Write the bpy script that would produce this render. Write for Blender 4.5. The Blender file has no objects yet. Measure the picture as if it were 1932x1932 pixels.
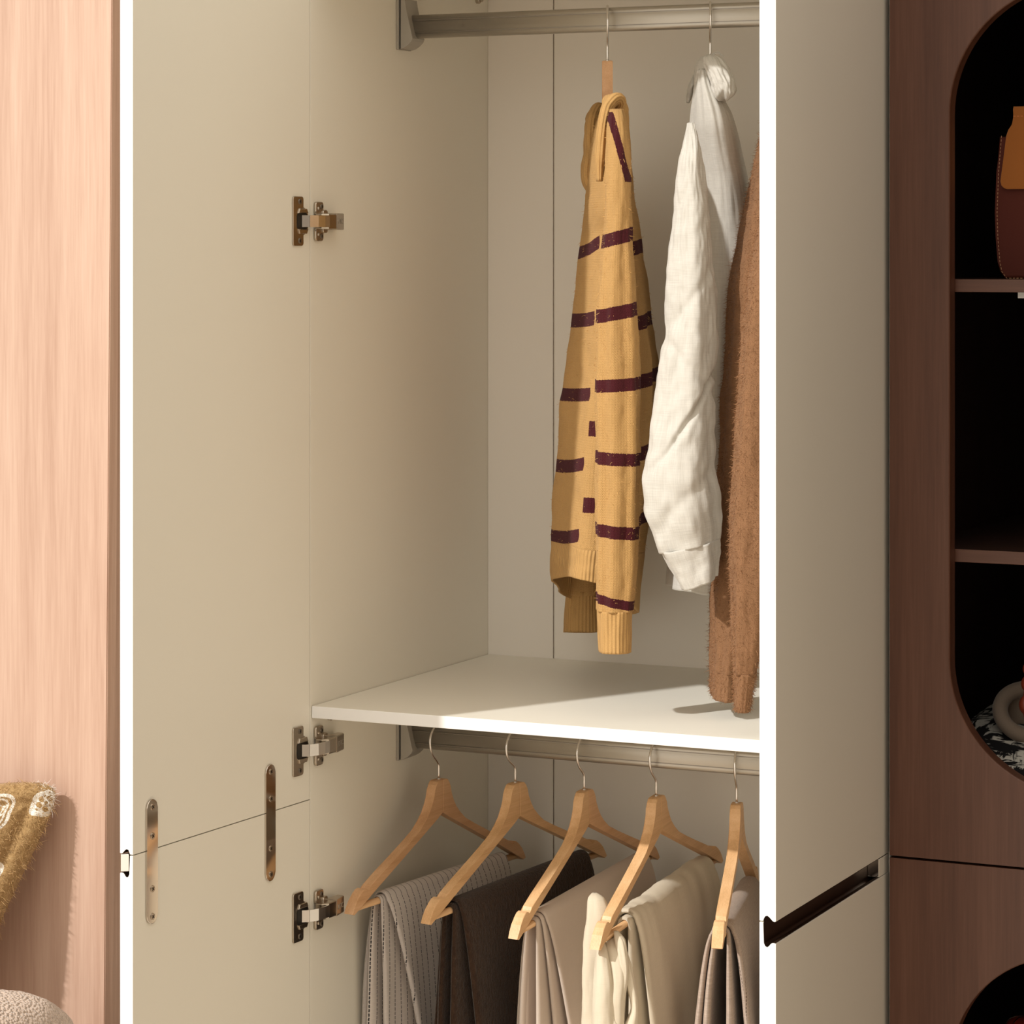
import bpy, bmesh, math, random
from mathutils import Vector, Matrix, noise
R = math.radians
random.seed(7)
scene = bpy.context.scene
COL = scene.collection

# ------------------------------------------------------------------ camera
F, CX, HY = 5453.0, 966.0, 470.0            # focal length in px of the 1932 px frame, principal column, horizon row
CAMZ = 1.5
YAW = R(25.1)
CAM = Vector((1.8615, -3.346, CAMZ))
FW = Vector((-math.sin(YAW), math.cos(YAW), 0))
RT = Vector((math.cos(YAW), math.sin(YAW), 0))
UP = Vector((0, 0, 1))
cd = bpy.data.cameras.new('camera')
cam = bpy.data.objects.new('camera', cd)
COL.objects.link(cam)
cam.location = CAM
cam.rotation_euler = (R(90), 0, YAW)
cd.sensor_width = 36.0
cd.lens = 36.0 * F / 1932.0
cd.shift_y = -(966.0 - HY) / 1932.0
cd.clip_start = 0.05
scene.camera = cam

# ------------------------------------------------------------------ light
world = bpy.data.worlds.new('room_light'); scene.world = world
world.use_nodes = True
bg = world.node_tree.nodes['Background']
bg.inputs['Color'].default_value = (1.0, 0.92, 0.80, 1)
bg.inputs['Strength'].default_value = 1.28
sd = bpy.data.lights.new('sun', 'SUN')
sd.energy = 2.85
sd.angle = R(1.4)
sd.color = (1.0, 0.985, 0.955)
sun = bpy.data.objects.new('sun', sd); COL.objects.link(sun)
AZ, EL = R(28.0), R(35.0)
SUN = Vector((math.sin(AZ) * math.cos(EL), math.cos(AZ) * math.cos(EL), -math.sin(EL)))
sun.rotation_euler = SUN.to_track_quat('-Z', 'Y').to_euler()
sun.location = (-2, -4, 4)
vs = scene.view_settings
vs.view_transform = 'Standard'; vs.look = 'None'; vs.gamma = 1.0; vs.use_curve_mapping = False
vs.exposure = 0.07

# ------------------------------------------------------------------ pixel -> place helpers
def ray(px, py): return FW + RT * ((px - CX) / F) + UP * ((HY - py) / F)
def at_d(px, py, d): return CAM + ray(px, py) * d
def at_Y(px, py, Y):
    r = ray(px, py); return CAM + r * ((Y - CAM.y) / r.y)
def at_Z(px, py, Z):
    r = ray(px, py); return CAM + r * ((Z - CAM.z) / r.z)
def zr(v): return CAMZ + v

# ------------------------------------------------------------------ materials
MATS = {}
def nodes_of(name, color=(.8, .8, .8), rough=.5, metal=0.0, spec=.5, sheen=0.0):
    m = bpy.data.materials.new(name); m.use_nodes = True
    nt = m.node_tree; b = nt.nodes['Principled BSDF']
    b.inputs['Base Color'].default_value = (*color, 1)
    b.inputs['Roughness'].default_value = rough
    b.inputs['Metallic'].default_value = metal
    b.inputs['Specular IOR Level'].default_value = spec
    if sheen:
        b.inputs['Sheen Weight'].default_value = sheen
        b.inputs['Sheen Roughness'].default_value = .4
    MATS[name] = m
    return m, nt, b
def N(nt, t, **kw):
    n = nt.nodes.new(t)
    for k, v in kw.items():
        if k in n.inputs.keys(): n.inputs[k].default_value = v
        else: setattr(n, k, v)
    return n
def L(nt, a, b): nt.links.new(a, b)
def mth(nt, op, a, b=None, c=None):
    n = nt.nodes.new('ShaderNodeMath'); n.operation = op
    for i, v in enumerate((a, b, c)):
        if v is None: continue
        if isinstance(v, (int, float)): n.inputs[i].default_value = v
        else: L(nt, v, n.inputs[i])
    return n.outputs[0]
def ramp(nt, fac, stops):
    r = nt.nodes.new('ShaderNodeValToRGB')
    e = r.color_ramp.elements
    while len(e) < len(stops): e.new(.5)
    for i, (p, c) in enumerate(stops):
        e[i].position = p; e[i].color = (*c, 1)
    L(nt, fac, r.inputs[0]); return r.outputs[0]
def coord(nt, kind='Object', scale=(1, 1, 1), rot=(0, 0, 0), loc=(0, 0, 0)):
    tc = nt.nodes.new('ShaderNodeTexCoord'); mp = nt.nodes.new('ShaderNodeMapping')
    mp.inputs['Scale'].default_value = scale; mp.inputs['Rotation'].default_value = rot; mp.inputs['Location'].default_value = loc
    L(nt, tc.outputs[kind], mp.inputs[0]); return mp.outputs[0]
def bump(nt, b, h, strength=.3, dist=.001):
    n = nt.nodes.new('ShaderNodeBump'); n.inputs['Strength'].default_value = strength; n.inputs['Distance'].default_value = dist
    L(nt, h, n.inputs['Height']); L(nt, n.outputs[0], b.inputs['Normal'])
def noise_n(nt, vec, scale, detail=3, rough=.5, dist=0.0):
    n = nt.nodes.new('ShaderNodeTexNoise'); n.inputs['Scale'].default_value = scale
    n.inputs['Detail'].default_value = detail; n.inputs['Roughness'].default_value = rough; n.inputs['Distortion'].default_value = dist
    L(nt, vec, n.inputs['Vector']); return n.outputs['Fac']
def mixc(nt, fac, a, b, mode='MIX'):
    n = nt.nodes.new('ShaderNodeMix'); n.data_type = 'RGBA'; n.blend_type = mode
    if isinstance(fac, (int, float)): n.inputs[0].default_value = fac
    else: L(nt, fac, n.inputs[0])
    for i, v in ((6, a), (7, b)):
        if isinstance(v, tuple): n.inputs[i].default_value = (*v, 1)
        else: L(nt, v, n.inputs[i])
    return n.outputs[2]

def make_cream(name, col, rough=.45):
    m, nt, b = nodes_of(name, col, rough, spec=.35)
    v = coord(nt, 'Object', (1, 1, 1))
    f = noise_n(nt, v, 900, 2)
    bump(nt, b, f, .08, .0004)
    c = mixc(nt, noise_n(nt, v, 3, 2), tuple(x * .985 for x in col), tuple(min(1, x * 1.01) for x in col))
    L(nt, c, b.inputs['Base Color'])
    return m
make_cream('cream_melamine', (.85, .815, .725))
make_cream('sunlit_edge', (.86, .855, .85), .5)  # cream board whitened on its edges, sunlight put into the colour
make_cream('back_board', (.85, .80, .73), .6)

def make_wood(name, dark, mid, light, rough, spec, grain_axis='z', scale=1.0, bumps=.15):
    m, nt, b = nodes_of(name, mid, rough, spec=spec)
    s = {'z': (1, 1, .035), 'x': (.035, 1, 1), 'y': (1, .035, 1)}[grain_axis]
    v = coord(nt, 'Object', tuple(k * scale for k in s))
    v2 = coord(nt, 'Object', tuple(k * scale * 1.0 for k in s), loc=(3.3, 1.7, 8.1))
    broad = noise_n(nt, v, 22, 3, .55, .6)
    fine = noise_n(nt, v2, 260, 4, .6, .2)
    w = nt.nodes.new('ShaderNodeTexWave'); w.wave_type = 'BANDS'; w.bands_direction = 'X'
    w.inputs['Scale'].default_value = 9; w.inputs['Distortion'].default_value = 9; w.inputs['Detail'].default_value = 3
    w.inputs['Detail Scale'].default_value = .9
    L(nt, v, w.inputs['Vector'])
    mixf = mth(nt, 'ADD', mth(nt, 'MULTIPLY', broad, .52), mth(nt, 'ADD', mth(nt, 'MULTIPLY', fine, .42), mth(nt, 'MULTIPLY', w.outputs['Fac'], .06)))
    c = ramp(nt, mixf, [(.34, dark), (.5, mid), (.68, light)])
    L(nt, c, b.inputs['Base Color'])
    bump(nt, b, fine, bumps, .0004)
    return m
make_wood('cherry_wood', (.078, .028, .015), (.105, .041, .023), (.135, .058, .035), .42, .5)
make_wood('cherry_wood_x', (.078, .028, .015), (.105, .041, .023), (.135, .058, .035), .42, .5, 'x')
make_wood('cherry_sunlit', (.43, .265, .19), (.51, .335, .25), (.59, .41, .315), .46, .6)  # same cherry veneer as the right cabinet, paled to carry the sunlight
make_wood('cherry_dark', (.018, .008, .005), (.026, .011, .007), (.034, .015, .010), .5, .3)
make_wood('beech', (.62, .36, .17), (.73, .445, .225), (.81, .53, .295), .45, .4, 'x', 2.2, .1)
make_wood('beech_pink', (.60, .33, .165), (.69, .405, .215), (.77, .48, .275), .45, .4, 'x', 2.4, .1)
make_wood('beech_endgrain', (.60, .37, .21), (.68, .45, .28), (.76, .54, .37), .5, .4, 'y', 3, .1)

m, nt, b = nodes_of('nickel', (.50, .44, .37), .24, 1.0)
bump(nt, b, noise_n(nt, coord(nt, 'Object'), 400, 2), .04, .0003)
nodes_of('bright_steel', (.80, .78, .76), .22, 1.0)
nodes_of('mirror_nickel', (.62, .56, .50), .07, 1.0)
nodes_of('screw_dark', (.25, .22, .19), .35, 1.0)
nodes_of('screw_recess', (.03, .025, .02), .5, 0.6)
m, nt, b = nodes_of('champagne_aluminium', (.50, .465, .41), .42, .85)
bump(nt, b, noise_n(nt, coord(nt, 'Object', (.05, 1, 1)), 1500, 2), .12, .0003)
m, nt, b = nodes_of('bracket_grey', (.40, .375, .33), .5, .35)
bump(nt, b, noise_n(nt, coord(nt, 'Object'), 1500, 2), .2, .0004)
nodes_of('bracket_dark', (.03, .03, .03), .5, .2)
nodes_of('bronze_channel', (.055, .028, .016), .3, .55)
nodes_of('gap_dark', (.30, .22, .15), .9, 0)
m, nt, b = nodes_of('wall_plaster', (.62, .56, .48), .9)
bump(nt, b, noise_n(nt, coord(nt, 'Object'), 60, 4), .2, .002)
nodes_of('wall_brown', (.16, .13, .10), .9)
make_wood('oak_floor', (.50, .41, .31), (.60, .50, .39), (.68, .58, .46), .5, .4, 'x')

# cloth: every cloth mesh carries a UV map in metres
def uvsep(nt):
    u = nt.nodes.new('ShaderNodeUVMap'); u.uv_map = 'UVMap'
    s = nt.nodes.new('ShaderNodeSeparateXYZ'); L(nt, u.outputs[0], s.inputs[0])
    return u.outputs[0], s.outputs[0], s.outputs[1]
def uvmap(nt, scale):
    u = nt.nodes.new('ShaderNodeUVMap'); u.uv_map = 'UVMap'
    mp = nt.nodes.new('ShaderNodeMapping'); mp.inputs['Scale'].default_value = scale
    L(nt, u.outputs[0], mp.inputs[0]); return mp.outputs[0]
def sinw(nt, x, period): return mth(nt, 'SINE', mth(nt, 'MULTIPLY', x, 2 * math.pi / period))
def make_knit(name, col, period=.0042, rib=False, stripe=None, depth=.6, var=.14):
    m, nt, b = nodes_of(name, col, .9, spec=.08, sheen=.05)
    uv, u, v = uvsep(nt)
    nz = noise_n(nt, uv, 900, 2, .7)
    nb = noise_n(nt, uv, 55, 3, .6)
    if rib:
        h = mth(nt, 'ADD', sinw(nt, u, .0052), mth(nt, 'MULTIPLY', nz, .9))
    else:
        # stockinette: V shaped stitches in columns
        cu = sinw(nt, u, period)
        sv = sinw(nt, mth(nt, 'ADD', v, mth(nt, 'MULTIPLY', mth(nt, 'ABSOLUTE', cu), period * .55)), period * .8)
        h = mth(nt, 'ADD', mth(nt, 'ADD', mth(nt, 'MULTIPLY', cu, .35), mth(nt, 'MULTIPLY', sv, .45)), mth(nt, 'MULTIPLY', nz, 1.6))
    dk = tuple(x * (1 - var) for x in col); lt = tuple(min(1, x * (1 + var)) for x in col)
    c = ramp(nt, mth(nt, 'ADD', mth(nt, 'MULTIPLY', nz, .8), mth(nt, 'MULTIPLY', nb, .2)), [(.36, dk), (.5, col), (.66, lt)])
    if stripe:
        at = nt.nodes.new('ShaderNodeAttribute'); at.attribute_name = 'pattern'
        jag = mth(nt, 'MULTIPLY', mth(nt, 'SUBTRACT', noise_n(nt, uv, 420, 3, .8), .5), 5.0)
        f = mth(nt, 'GREATER_THAN', mth(nt, 'ADD', at.outputs['Fac'], jag), 0.0)
        sc = ramp(nt, nz, [(.35, tuple(x * .75 for x in stripe)), (.65, tuple(x * 1.3 for x in stripe))])
        c = mixc(nt, f, c, sc)
    L(nt, c, b.inputs['Base Color'])
    bump(nt, b, h, depth, .0011)
    return m
MUSTARD, MAROON, CAMEL = (.55, .325, .125), (.070, .014, .018), (.235, .122, .062)
make_knit('mustard_knit', MUSTARD, stripe=MAROON)
make_knit('mustard_rib', tuple(x * .93 for x in MUSTARD), rib=True, depth=.55)
make_knit('camel_knit', CAMEL, .0034, depth=.28, var=.28)
make_knit('camel_rib', CAMEL, rib=True, depth=.3, var=.2)
make_knit('pink_knit', (.62, .40, .36), .003)
nodes_of('mustard_fibre', tuple(x * 1.1 for x in MUSTARD), .9, spec=.05)
nodes_of('camel_fibre', tuple(x * 1.25 for x in CAMEL), .9, spec=.05)
def make_weave(name, col, su=900, sv=900, var=.08, depth=.35, rough=.85, sheen=.15, slub=.5):
    m, nt, b = nodes_of(name, col, rough, spec=.15, sheen=sheen)
    a = noise_n(nt, uvmap(nt, (su, su * .035, 1)), 1, 3, .6)
    c_ = noise_n(nt, uvmap(nt, (sv * .035, sv, 1)), 1, 3, .6)
    s = mth(nt, 'MULTIPLY', mth(nt, 'ADD', a, c_), .5)
    dk = tuple(x * (1 - var) for x in col); lt = tuple(min(1, x * (1 + var)) for x in col)
    c = ramp(nt, s, [(.36, dk), (.5, col), (.64, lt)])
    L(nt, c, b.inputs['Base Color'])
    soft = noise_n(nt, uvmap(nt, (1, 1, 1)), 38, 3, .5)
    bump(nt, b, mth(nt, 'ADD', mth(nt, 'MULTIPLY', s, 1), mth(nt, 'MULTIPLY', soft, slub)), depth, .001)
    return m, nt, b, c
make_weave('linen', (.565, .54, .49), 900, 900, .09, .5, slub=2.5)
make_weave('twill_beige', (.62, .515, .435), 1600, 1600, .03, .15, slub=.3)
make_weave('cream_cotton', (.67, .585, .455), 1300, 1300, .04, .3, slub=.6)
m, nt, b, c = make_weave('taupe_wool', (.40, .31, .25), 1400, 1000, .22, .4)
uv, u, v = uvsep(nt)
near = mth(nt, 'LESS_THAN', mth(nt, 'MINIMUM', mth(nt, 'ABSOLUTE', mth(nt, 'ADD', u, .1335)), mth(nt, 'ABSOLUTE', mth(nt, 'ADD', u, .1415))), .00045)
stitch = mth(nt, 'MULTIPLY', near, mth(nt, 'GREATER_THAN', mth(nt, 'FRACT', mth(nt, 'DIVIDE', v, .0042)), .3))
L(nt, mixc(nt, stitch, c, (.12, .085, .065)), b.inputs['Base Color'])
make_weave('pale_linen', (.58, .52, .44), 1200, 1200, .1, .3)
# striped grey cloth with broken dark stitch lines
m, nt, b, c = make_weave('stripe_cloth', (.62, .555, .51), 1200, 1200, .06, .4, slub=1.2)
uv, u, v = uvsep(nt)
wob = mth(nt, 'MULTIPLY', mth(nt, 'SUBTRACT', noise_n(nt, uv, 300, 2), .5), .0011)
fu = mth(nt, 'ABSOLUTE', mth(nt, 'SUBTRACT', mth(nt, 'FRACT', mth(nt, 'DIVIDE', mth(nt, 'ADD', u, wob), .0125)), .5))
line = mth(nt, 'LESS_THAN', fu, .047)
dash = mth(nt, 'GREATER_THAN', mth(nt, 'FRACT', mth(nt, 'DIVIDE', mth(nt, 'ADD', v, mth(nt, 'MULTIPLY', wob, 2.0)), .0052)), .22)
L(nt, mixc(nt, mth(nt, 'MULTIPLY', line, dash), c, (.045, .043, .045)), b.inputs['Base Color'])
# dark crinkle cloth
m, nt, b = nodes_of('crinkle_brown', (.052, .028, .017), .9, spec=.15, sheen=.2)
uv, u, v = uvsep(nt)
ck = noise_n(nt, uvmap(nt, (260, 110, 1)), 1, 4, .6, .8)
ck2 = noise_n(nt, uvmap(nt, (700, 350, 1)), 1, 2, .6)
L(nt, ramp(nt, ck, [(.3, (.032, .017, .011)), (.6, (.060, .033, .020)), (.75, (.085, .048, .03))]), b.inputs['Base Color'])
bump(nt, b, mth(nt, 'ADD', ck, mth(nt, 'MULTIPLY', ck2, .5)), .9, .003)
# boucle
m, nt, b = nodes_of('boucle', (.60, .47, .38), .95, spec=.1, sheen=.3)
vb = N(nt, 'ShaderNodeTexVoronoi'); vb.inputs['Scale'].default_value = 230; L(nt, coord(nt, 'Object'), vb.inputs['Vector'])
bump(nt, b, mth(nt, 'MULTIPLY', vb.outputs['Distance'], -1), 1.0, .004)
# leathers, dark niche things
m, nt, b = nodes_of('oxblood_leather', (.10, .022, .014), .6, spec=.15)
bump(nt, b, noise_n(nt, coord(nt, 'Object'), 900, 3), .2, .0005)
m, nt, b = nodes_of('tan_suede', (.38, .135, .035), .9, spec=.1, sheen=.3)
bump(nt, b, noise_n(nt, coord(nt, 'Object'), 500, 3), .3, .0007)
nodes_of('thread_tan', (.45, .24, .12), .8)
nodes_of('thread_orange', (.6, .2, .06), .8)
m, nt, b = nodes_of('white_plastic', (.75, .75, .75), .4)
m, nt, b = nodes_of('black_white_cloth', (.6, .6, .55), .9, spec=.1)
v = coord(nt, 'Object')
n1 = noise_n(nt, coord(nt, 'Object', (13, 36, 20)), 1, 4, .7, 1.2)
n2 = noise_n(nt, coord(nt, 'Object', (36, 13, 20)), 1, 4, .7, 1.0)
pat = mth(nt, 'MINIMUM', n1, n2)
L(nt, ramp(nt, pat, [(.44, (.012, .012, .013)), (.48, (.52, .50, .45))]), b.inputs['Base Color'])
m, nt, b = nodes_of('grey_felt', (.20, .155, .12), .95, spec=.1, sheen=.2)
bump(nt, b, noise_n(nt, coord(nt, 'Object'), 600, 3), .3, .001)
nodes_of('red_enamel', (.20, .03, .012), .45)
nodes_of('red_glass', (.25, .02, .01), .06, 0, .8)

# ------------------------------------------------------------------ object helpers
def obj(name, bm, mat=None, parent=None, smooth=False):
    me = bpy.data.meshes.new(name)
    if isinstance(bm, bmesh.types.BMesh):
        bmesh.ops.recalc_face_normals(bm, faces=bm.faces)
        bm.to_mesh(me); bm.free()
    else:
        vs_, fs_ = bm; me.from_pydata(vs_, [], fs_); me.update()
    o = bpy.data.objects.new(name, me); COL.objects.link(o)
    if mat: me.materials.append(MATS[mat])
    if smooth: me.polygons.foreach_set('use_smooth', [True] * len(me.polygons))
    if parent:
        o.parent = parent
        o.matrix_parent_inverse = parent_world(parent).inverted()
    return o
def parent_world(p):
    M = p.matrix_basis.copy()
    if p.parent: M = parent_world(p.parent) @ p.matrix_parent_inverse @ M
    return M
def thing(name, label, cat, loc=(0, 0, 0), group=None, kind=None):
    o = bpy.data.objects.new(name, None); COL.objects.link(o)
    o.location = loc; o.empty_display_size = .05
    o['label'] = label; o['category'] = cat
    if group: o['group'] = group
    if kind: o['kind'] = kind
    return o
def box(bm, a, b_, bev=0.0, seg=2):
    vs_ = [bm.verts.new((x, y, z)) for x in (a[0], b_[0]) for y in (a[1], b_[1]) for z in (a[2], b_[2])]
    idx = [(0, 1, 3, 2), (4, 6, 7, 5), (0, 4, 5, 1), (2, 3, 7, 6), (0, 2, 6, 4), (1, 5, 7, 3)]
    fs = [bm.faces.new([vs_[i] for i in f]) for f in idx]
    if bev:
        es = list({e for f in fs for e in f.edges})
        bmesh.ops.bevel(bm, geom=es, offset=bev, segments=seg, affect='EDGES', profile=.5)
def pbox(name, a, b_, mat, parent, bev=.0006, seg=2):
    bm = bmesh.new(); box(bm, a, b_, bev, seg); return obj(name, bm, mat, parent)
def prism(bm, pts, fn0, fn1, bev=0.0):
    """closed polygon pts (2-D) placed by fn0 / fn1 at both ends"""
    A = [bm.verts.new(fn0(*p)) for p in pts]; B = [bm.verts.new(fn1(*p)) for p in pts]
    n = len(pts); fs = [bm.faces.new(A), bm.faces.new(B[::-1])]
    for i in range(n): fs.append(bm.faces.new((A[i], B[i], B[(i + 1) % n], A[(i + 1) % n])))
    if bev:
        es = [e for e in bm.edges if all(v in A for v in e.verts) or all(v in B for v in e.verts)]
        bmesh.ops.bevel(bm, geom=es, offset=bev, segments=2, affect='EDGES', profile=.5)
def tube(bm, path, rad, n=10, cap=True, flat=None):
    rings = []
    m_ = len(path); prev = None
    for i, p in enumerate(path):
        p = Vector(p)
        t = (Vector(path[min(i + 1, m_ - 1)]) - Vector(path[max(i - 1, 0)])).normalized()
        ref = prev if prev else (Vector((0, 0, 1)) if abs(t.z) < .9 else Vector((1, 0, 0)))
        a = t.cross(ref).normalized(); b_ = a.cross(t).normalized(); prev = b_
        r = rad[i] if isinstance(rad, (list, tuple)) else rad
        rings.append([bm.verts.new(p + a * math.cos(2 * math.pi * k / n) * r + b_ * math.sin(2 * math.pi * k / n) * r) for k in range(n)])
    for A, B in zip(rings, rings[1:]):
        for k in range(n): bm.faces.new((A[k], A[(k + 1) % n], B[(k + 1) % n], B[k]))
    if cap:
        bm.faces.new(rings[0][::-1]); bm.faces.new(rings[-1])
def cyl(bm, c, axis, r, h, n=20, bev=0.0):
    axis = Vector(axis).normalized(); c = Vector(c)
    ref = Vector((0, 0, 1)) if abs(axis.z) < .9 else Vector((1, 0, 0))
    a = axis.cross(ref).normalized(); b_ = a.cross(axis)
    def ring(off, rr): return [bm.verts.new(c + axis * off + a * math.cos(2 * math.pi * k / n) * rr + b_ * math.sin(2 * math.pi * k / n) * rr) for k in range(n)]
    prof = [(0, r), (h - bev, r), (h, r - bev)] if bev else [(0, r), (h, r)]
    rs = [ring(*p) for p in prof]
    bm.faces.new(rs[0][::-1]); bm.faces.new(rs[-1])
    for A, B in zip(rs, rs[1:]):
        for k in range(n): bm.faces.new((A[k], A[(k + 1) % n], B[(k + 1) % n], B[k]))
def spline(keys, x):
    """smooth monotone-ish interpolation of tuples keyed by first value"""
    n = len(keys)
    if x <= keys[0][0]: return keys[0][1:]
    if x >= keys[-1][0]: return keys[-1][1:]
    for i in range(n - 1):
        if keys[i][0] <= x <= keys[i + 1][0]: break
    x0, x1 = keys[i][0], keys[i + 1][0]; t = (x - x0) / (x1 - x0); out = []
    for k in range(1, len(keys[0])):
        y0, y1 = keys[i][k], keys[i + 1][k]
        def slope(j):
            if j <= 0 or j >= n - 1: return None
            d0 = (keys[j][k] - keys[j - 1][k]) / (keys[j][0] - keys[j - 1][0]); d1 = (keys[j + 1][k] - keys[j][k]) / (keys[j + 1][0] - keys[j][0])
            return 0 if d0 * d1 <= 0 else 2 * d0 * d1 / (d0 + d1)
        m0 = slope(i); m1 = slope(i + 1); lin = (y1 - y0) / (x1 - x0)
        m0 = lin if m0 is None else m0; m1 = lin if m1 is None else m1
        h = x1 - x0; t2, t3 = t * t, t * t * t
        out.append((2 * t3 - 3 * t2 + 1) * y0 + (t3 - 2 * t2 + t) * h * m0 + (-2 * t3 + 3 * t2) * y1 + (t3 - t2) * h * m1)
    return tuple(out)
def grid_mesh(name, rings, mat, parent, closed=True, uv=None, attr=None, thick=0.0, cap=False):
    """rings: list of equal-length point lists; uv: same layout in metres (computed when None)"""
    nr, n = len(rings), len(rings[0])
    verts = [tuple(p) for r in rings for p in r]
    m_ = n if closed else n - 1
    faces = [(i * n + k, i * n + (k + 1) % n, (i + 1) * n + (k + 1) % n, (i + 1) * n + k) for i in range(nr - 1) for k in range(m_)]
    me = bpy.data.meshes.new(name)
    allf = list(faces)
    if cap: allf += [tuple(range(n)), tuple((nr - 1) * n + k for k in range(n))]
    me.from_pydata(verts, [], allf)
    # uv in metres
    mid = rings[nr // 2]
    ul = [0.0]
    for k in range(n): ul.append(ul[-1] + (Vector(mid[(k + 1) % n]) - Vector(mid[k])).length)
    vl = [0.0]
    for i in range(1, nr): vl.append(vl[-1] + sum((Vector(rings[i][k]) - Vector(rings[i - 1][k])).length for k in range(0, n, max(1, n // 6))) / len(range(0, n, max(1, n // 6))))
    uvl = me.uv_layers.new(name='UVMap')
    flat = []
    for i in range(nr - 1):
        for k in range(m_):
            flat += [ul[k], vl[i], ul[k + 1], vl[i], ul[k + 1], vl[i + 1], ul[k], vl[i + 1]]
    flat += [0.0] * (len(me.loops) * 2 - len(flat))
    if uv is not None:
        flat = []
        for i in range(nr - 1):
            for k in range(m_):
                for (a, b_) in ((i, k), (i, k + 1), (i + 1, k + 1), (i + 1, k)): flat += list(uv(a, b_))
        flat += [0.0] * (len(me.loops) * 2 - len(flat))
    uvl.data.foreach_set('uv', flat)
    if attr is not None:
        a = me.attributes.new('pattern', 'FLOAT', 'POINT'); a.data.foreach_set('value', attr)
    me.polygons.foreach_set('use_smooth', [True] * len(me.polygons))
    bm = bmesh.new(); bm.from_mesh(me); bmesh.ops.recalc_face_normals(bm, faces=bm.faces); bm.to_mesh(me); bm.free()
    me.materials.append(MATS[mat])
    o = bpy.data.objects.new(name, me); COL.objects.link(o)
    if parent:
        o.parent = parent; o.matrix_parent_inverse = parent_world(parent).inverted()
    if thick:
        md = o.modifiers.new('thickness', 'SOLIDIFY'); md.thickness = thick; md.offset = -1
    return o
def spow(c, e): return math.copysign(abs(c) ** e, c)
def loft(name, rows, mat, parent, n=64, step=5.0, ex=.8, wr=(0, 30, 8), pleat=None, zfun=None, attr=None, thick=.0025, seed=0.0, cap=False, mod=None):
    """rows: (y, xl, xr, depth centre, depth half) in photo rows; a closed garment tube with real depth"""
    y0, y1 = rows[0][0], rows[-1][0]
    nr = max(4, int((y1 - y0) / step) + 1)
    rings, at = [], []
    for i in range(nr):
        y = y0 + (y1 - y0) * i / (nr - 1); t = i / (nr - 1)
        xl, xr, dc, dh = spline(rows, y)
        ring = []
        for k in range(n):
            a = 2 * math.pi * k / n; c, s = math.cos(a), math.sin(a)
            cx, sx = spow(c, ex), spow(s, ex)
            px = (xl + xr) / 2 + (xr - xl) / 2 * cx
            py = y + (zfun(c, s, t) if zfun else 0)
            p = at_d(px, py, dc) + FW * (dh * sx)
            out = (RT * c + FW * s)
            q = Vector((c * 1.2 * wr[2] * .1 + seed, s * 1.2 * wr[2] * .1, (y / 1400.0) * wr[1] * .35))
            if wr[0]: p += out * (wr[0] * noise.noise(q * 2.0) + wr[0] * .5 * noise.noise(q * 5.0 + Vector((5, 1, 2))))
            if pleat:
                for (amp, cnt, ph, t0, t1) in pleat:
                    w = min(1, max(0, (t - t0) / max(1e-3, t1 - t0)))
                    p += out * (amp * w * math.sin(cnt * a + ph + .8 * noise.noise(Vector((seed, t * 3, 0)))))
            if mod: p = mod(p, c, s, t, y)
            ring.append(p)
            if attr: at.append(attr(px, py, c, s, t))
        rings.append(ring)
    return grid_mesh(name, rings, mat, parent, True, attr=at if attr else None, thick=thick, cap=cap)
def fuzz(parent, src, count, length, mat, wid=.00035, zlim=None, seed=1):
    """short loose fibres standing off a knit; too many to count"""
    rnd = random.Random(seed); me = src.data
    polys = me.polygons; vsx = me.vertices; V, Fc = [], []
    ars = [p.area for p in polys]; tot = sum(ars); 
    import itertools, bisect
    cum = list(itertools.accumulate(ars))
    for _ in range(count):
        p = polys[bisect.bisect_left(cum, rnd.random() * tot)]
        if zlim and not zlim(p.center): continue
        w = [rnd.random() for _ in p.vertices]; s = sum(w)
        c = Vector((0, 0, 0))
        for wi, vi in zip(w, p.vertices): c += vsx[vi].co * (wi / s)
        d = (p.normal + Vector((rnd.gauss(0, .7), rnd.gauss(0, .7), rnd.gauss(-.15, .7)))).normalized()
        if d.dot(p.normal) < .05: d = (d + p.normal * .6).normalized()
        l = length * (.3 + rnd.random() ** 2 * 1.2)
        sd_ = d.cross(Vector((rnd.gauss(0, 1), rnd.gauss(0, 1), rnd.gauss(0, 1)))).normalized() * wid
        b0 = len(V); mid = c + d * l * .55 + Vector((rnd.gauss(0, .1), rnd.gauss(0, .1), rnd.gauss(-.1, .1))) * l
        tip = mid + (d + Vector((rnd.gauss(0, .6), rnd.gauss(0, .6), rnd.gauss(-.3, .5)))) * l * .4
        V += [c - sd_ - d * .0006, c + sd_ - d * .0006, mid + sd_ * .7, mid - sd_ * .7, tip]
        Fc += [(b0, b0 + 1, b0 + 2, b0 + 3), (b0 + 3, b0 + 2, b0 + 4)]
    o = obj('fuzz', (V, Fc), mat, parent); o['kind'] = 'stuff'
    return o

# ================================================================== THE SETTING
def struct(name, a, b_, mat):
    o = pbox(name, a, b_, mat, None, 0); o['kind'] = 'structure'; return o
struct('floor', (-4, -6, -.05), (2.4, .62, 0), 'oak_floor')
struct('shade_wall_right', (2.4, -6, 0), (2.5, .60, 3.0), 'wall_brown')  # unseen dark wall added to cut the room light from the right
struct('wall_back', (-4, .60, 0), (2.4, .70, 3.0), 'wall_plaster')

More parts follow.
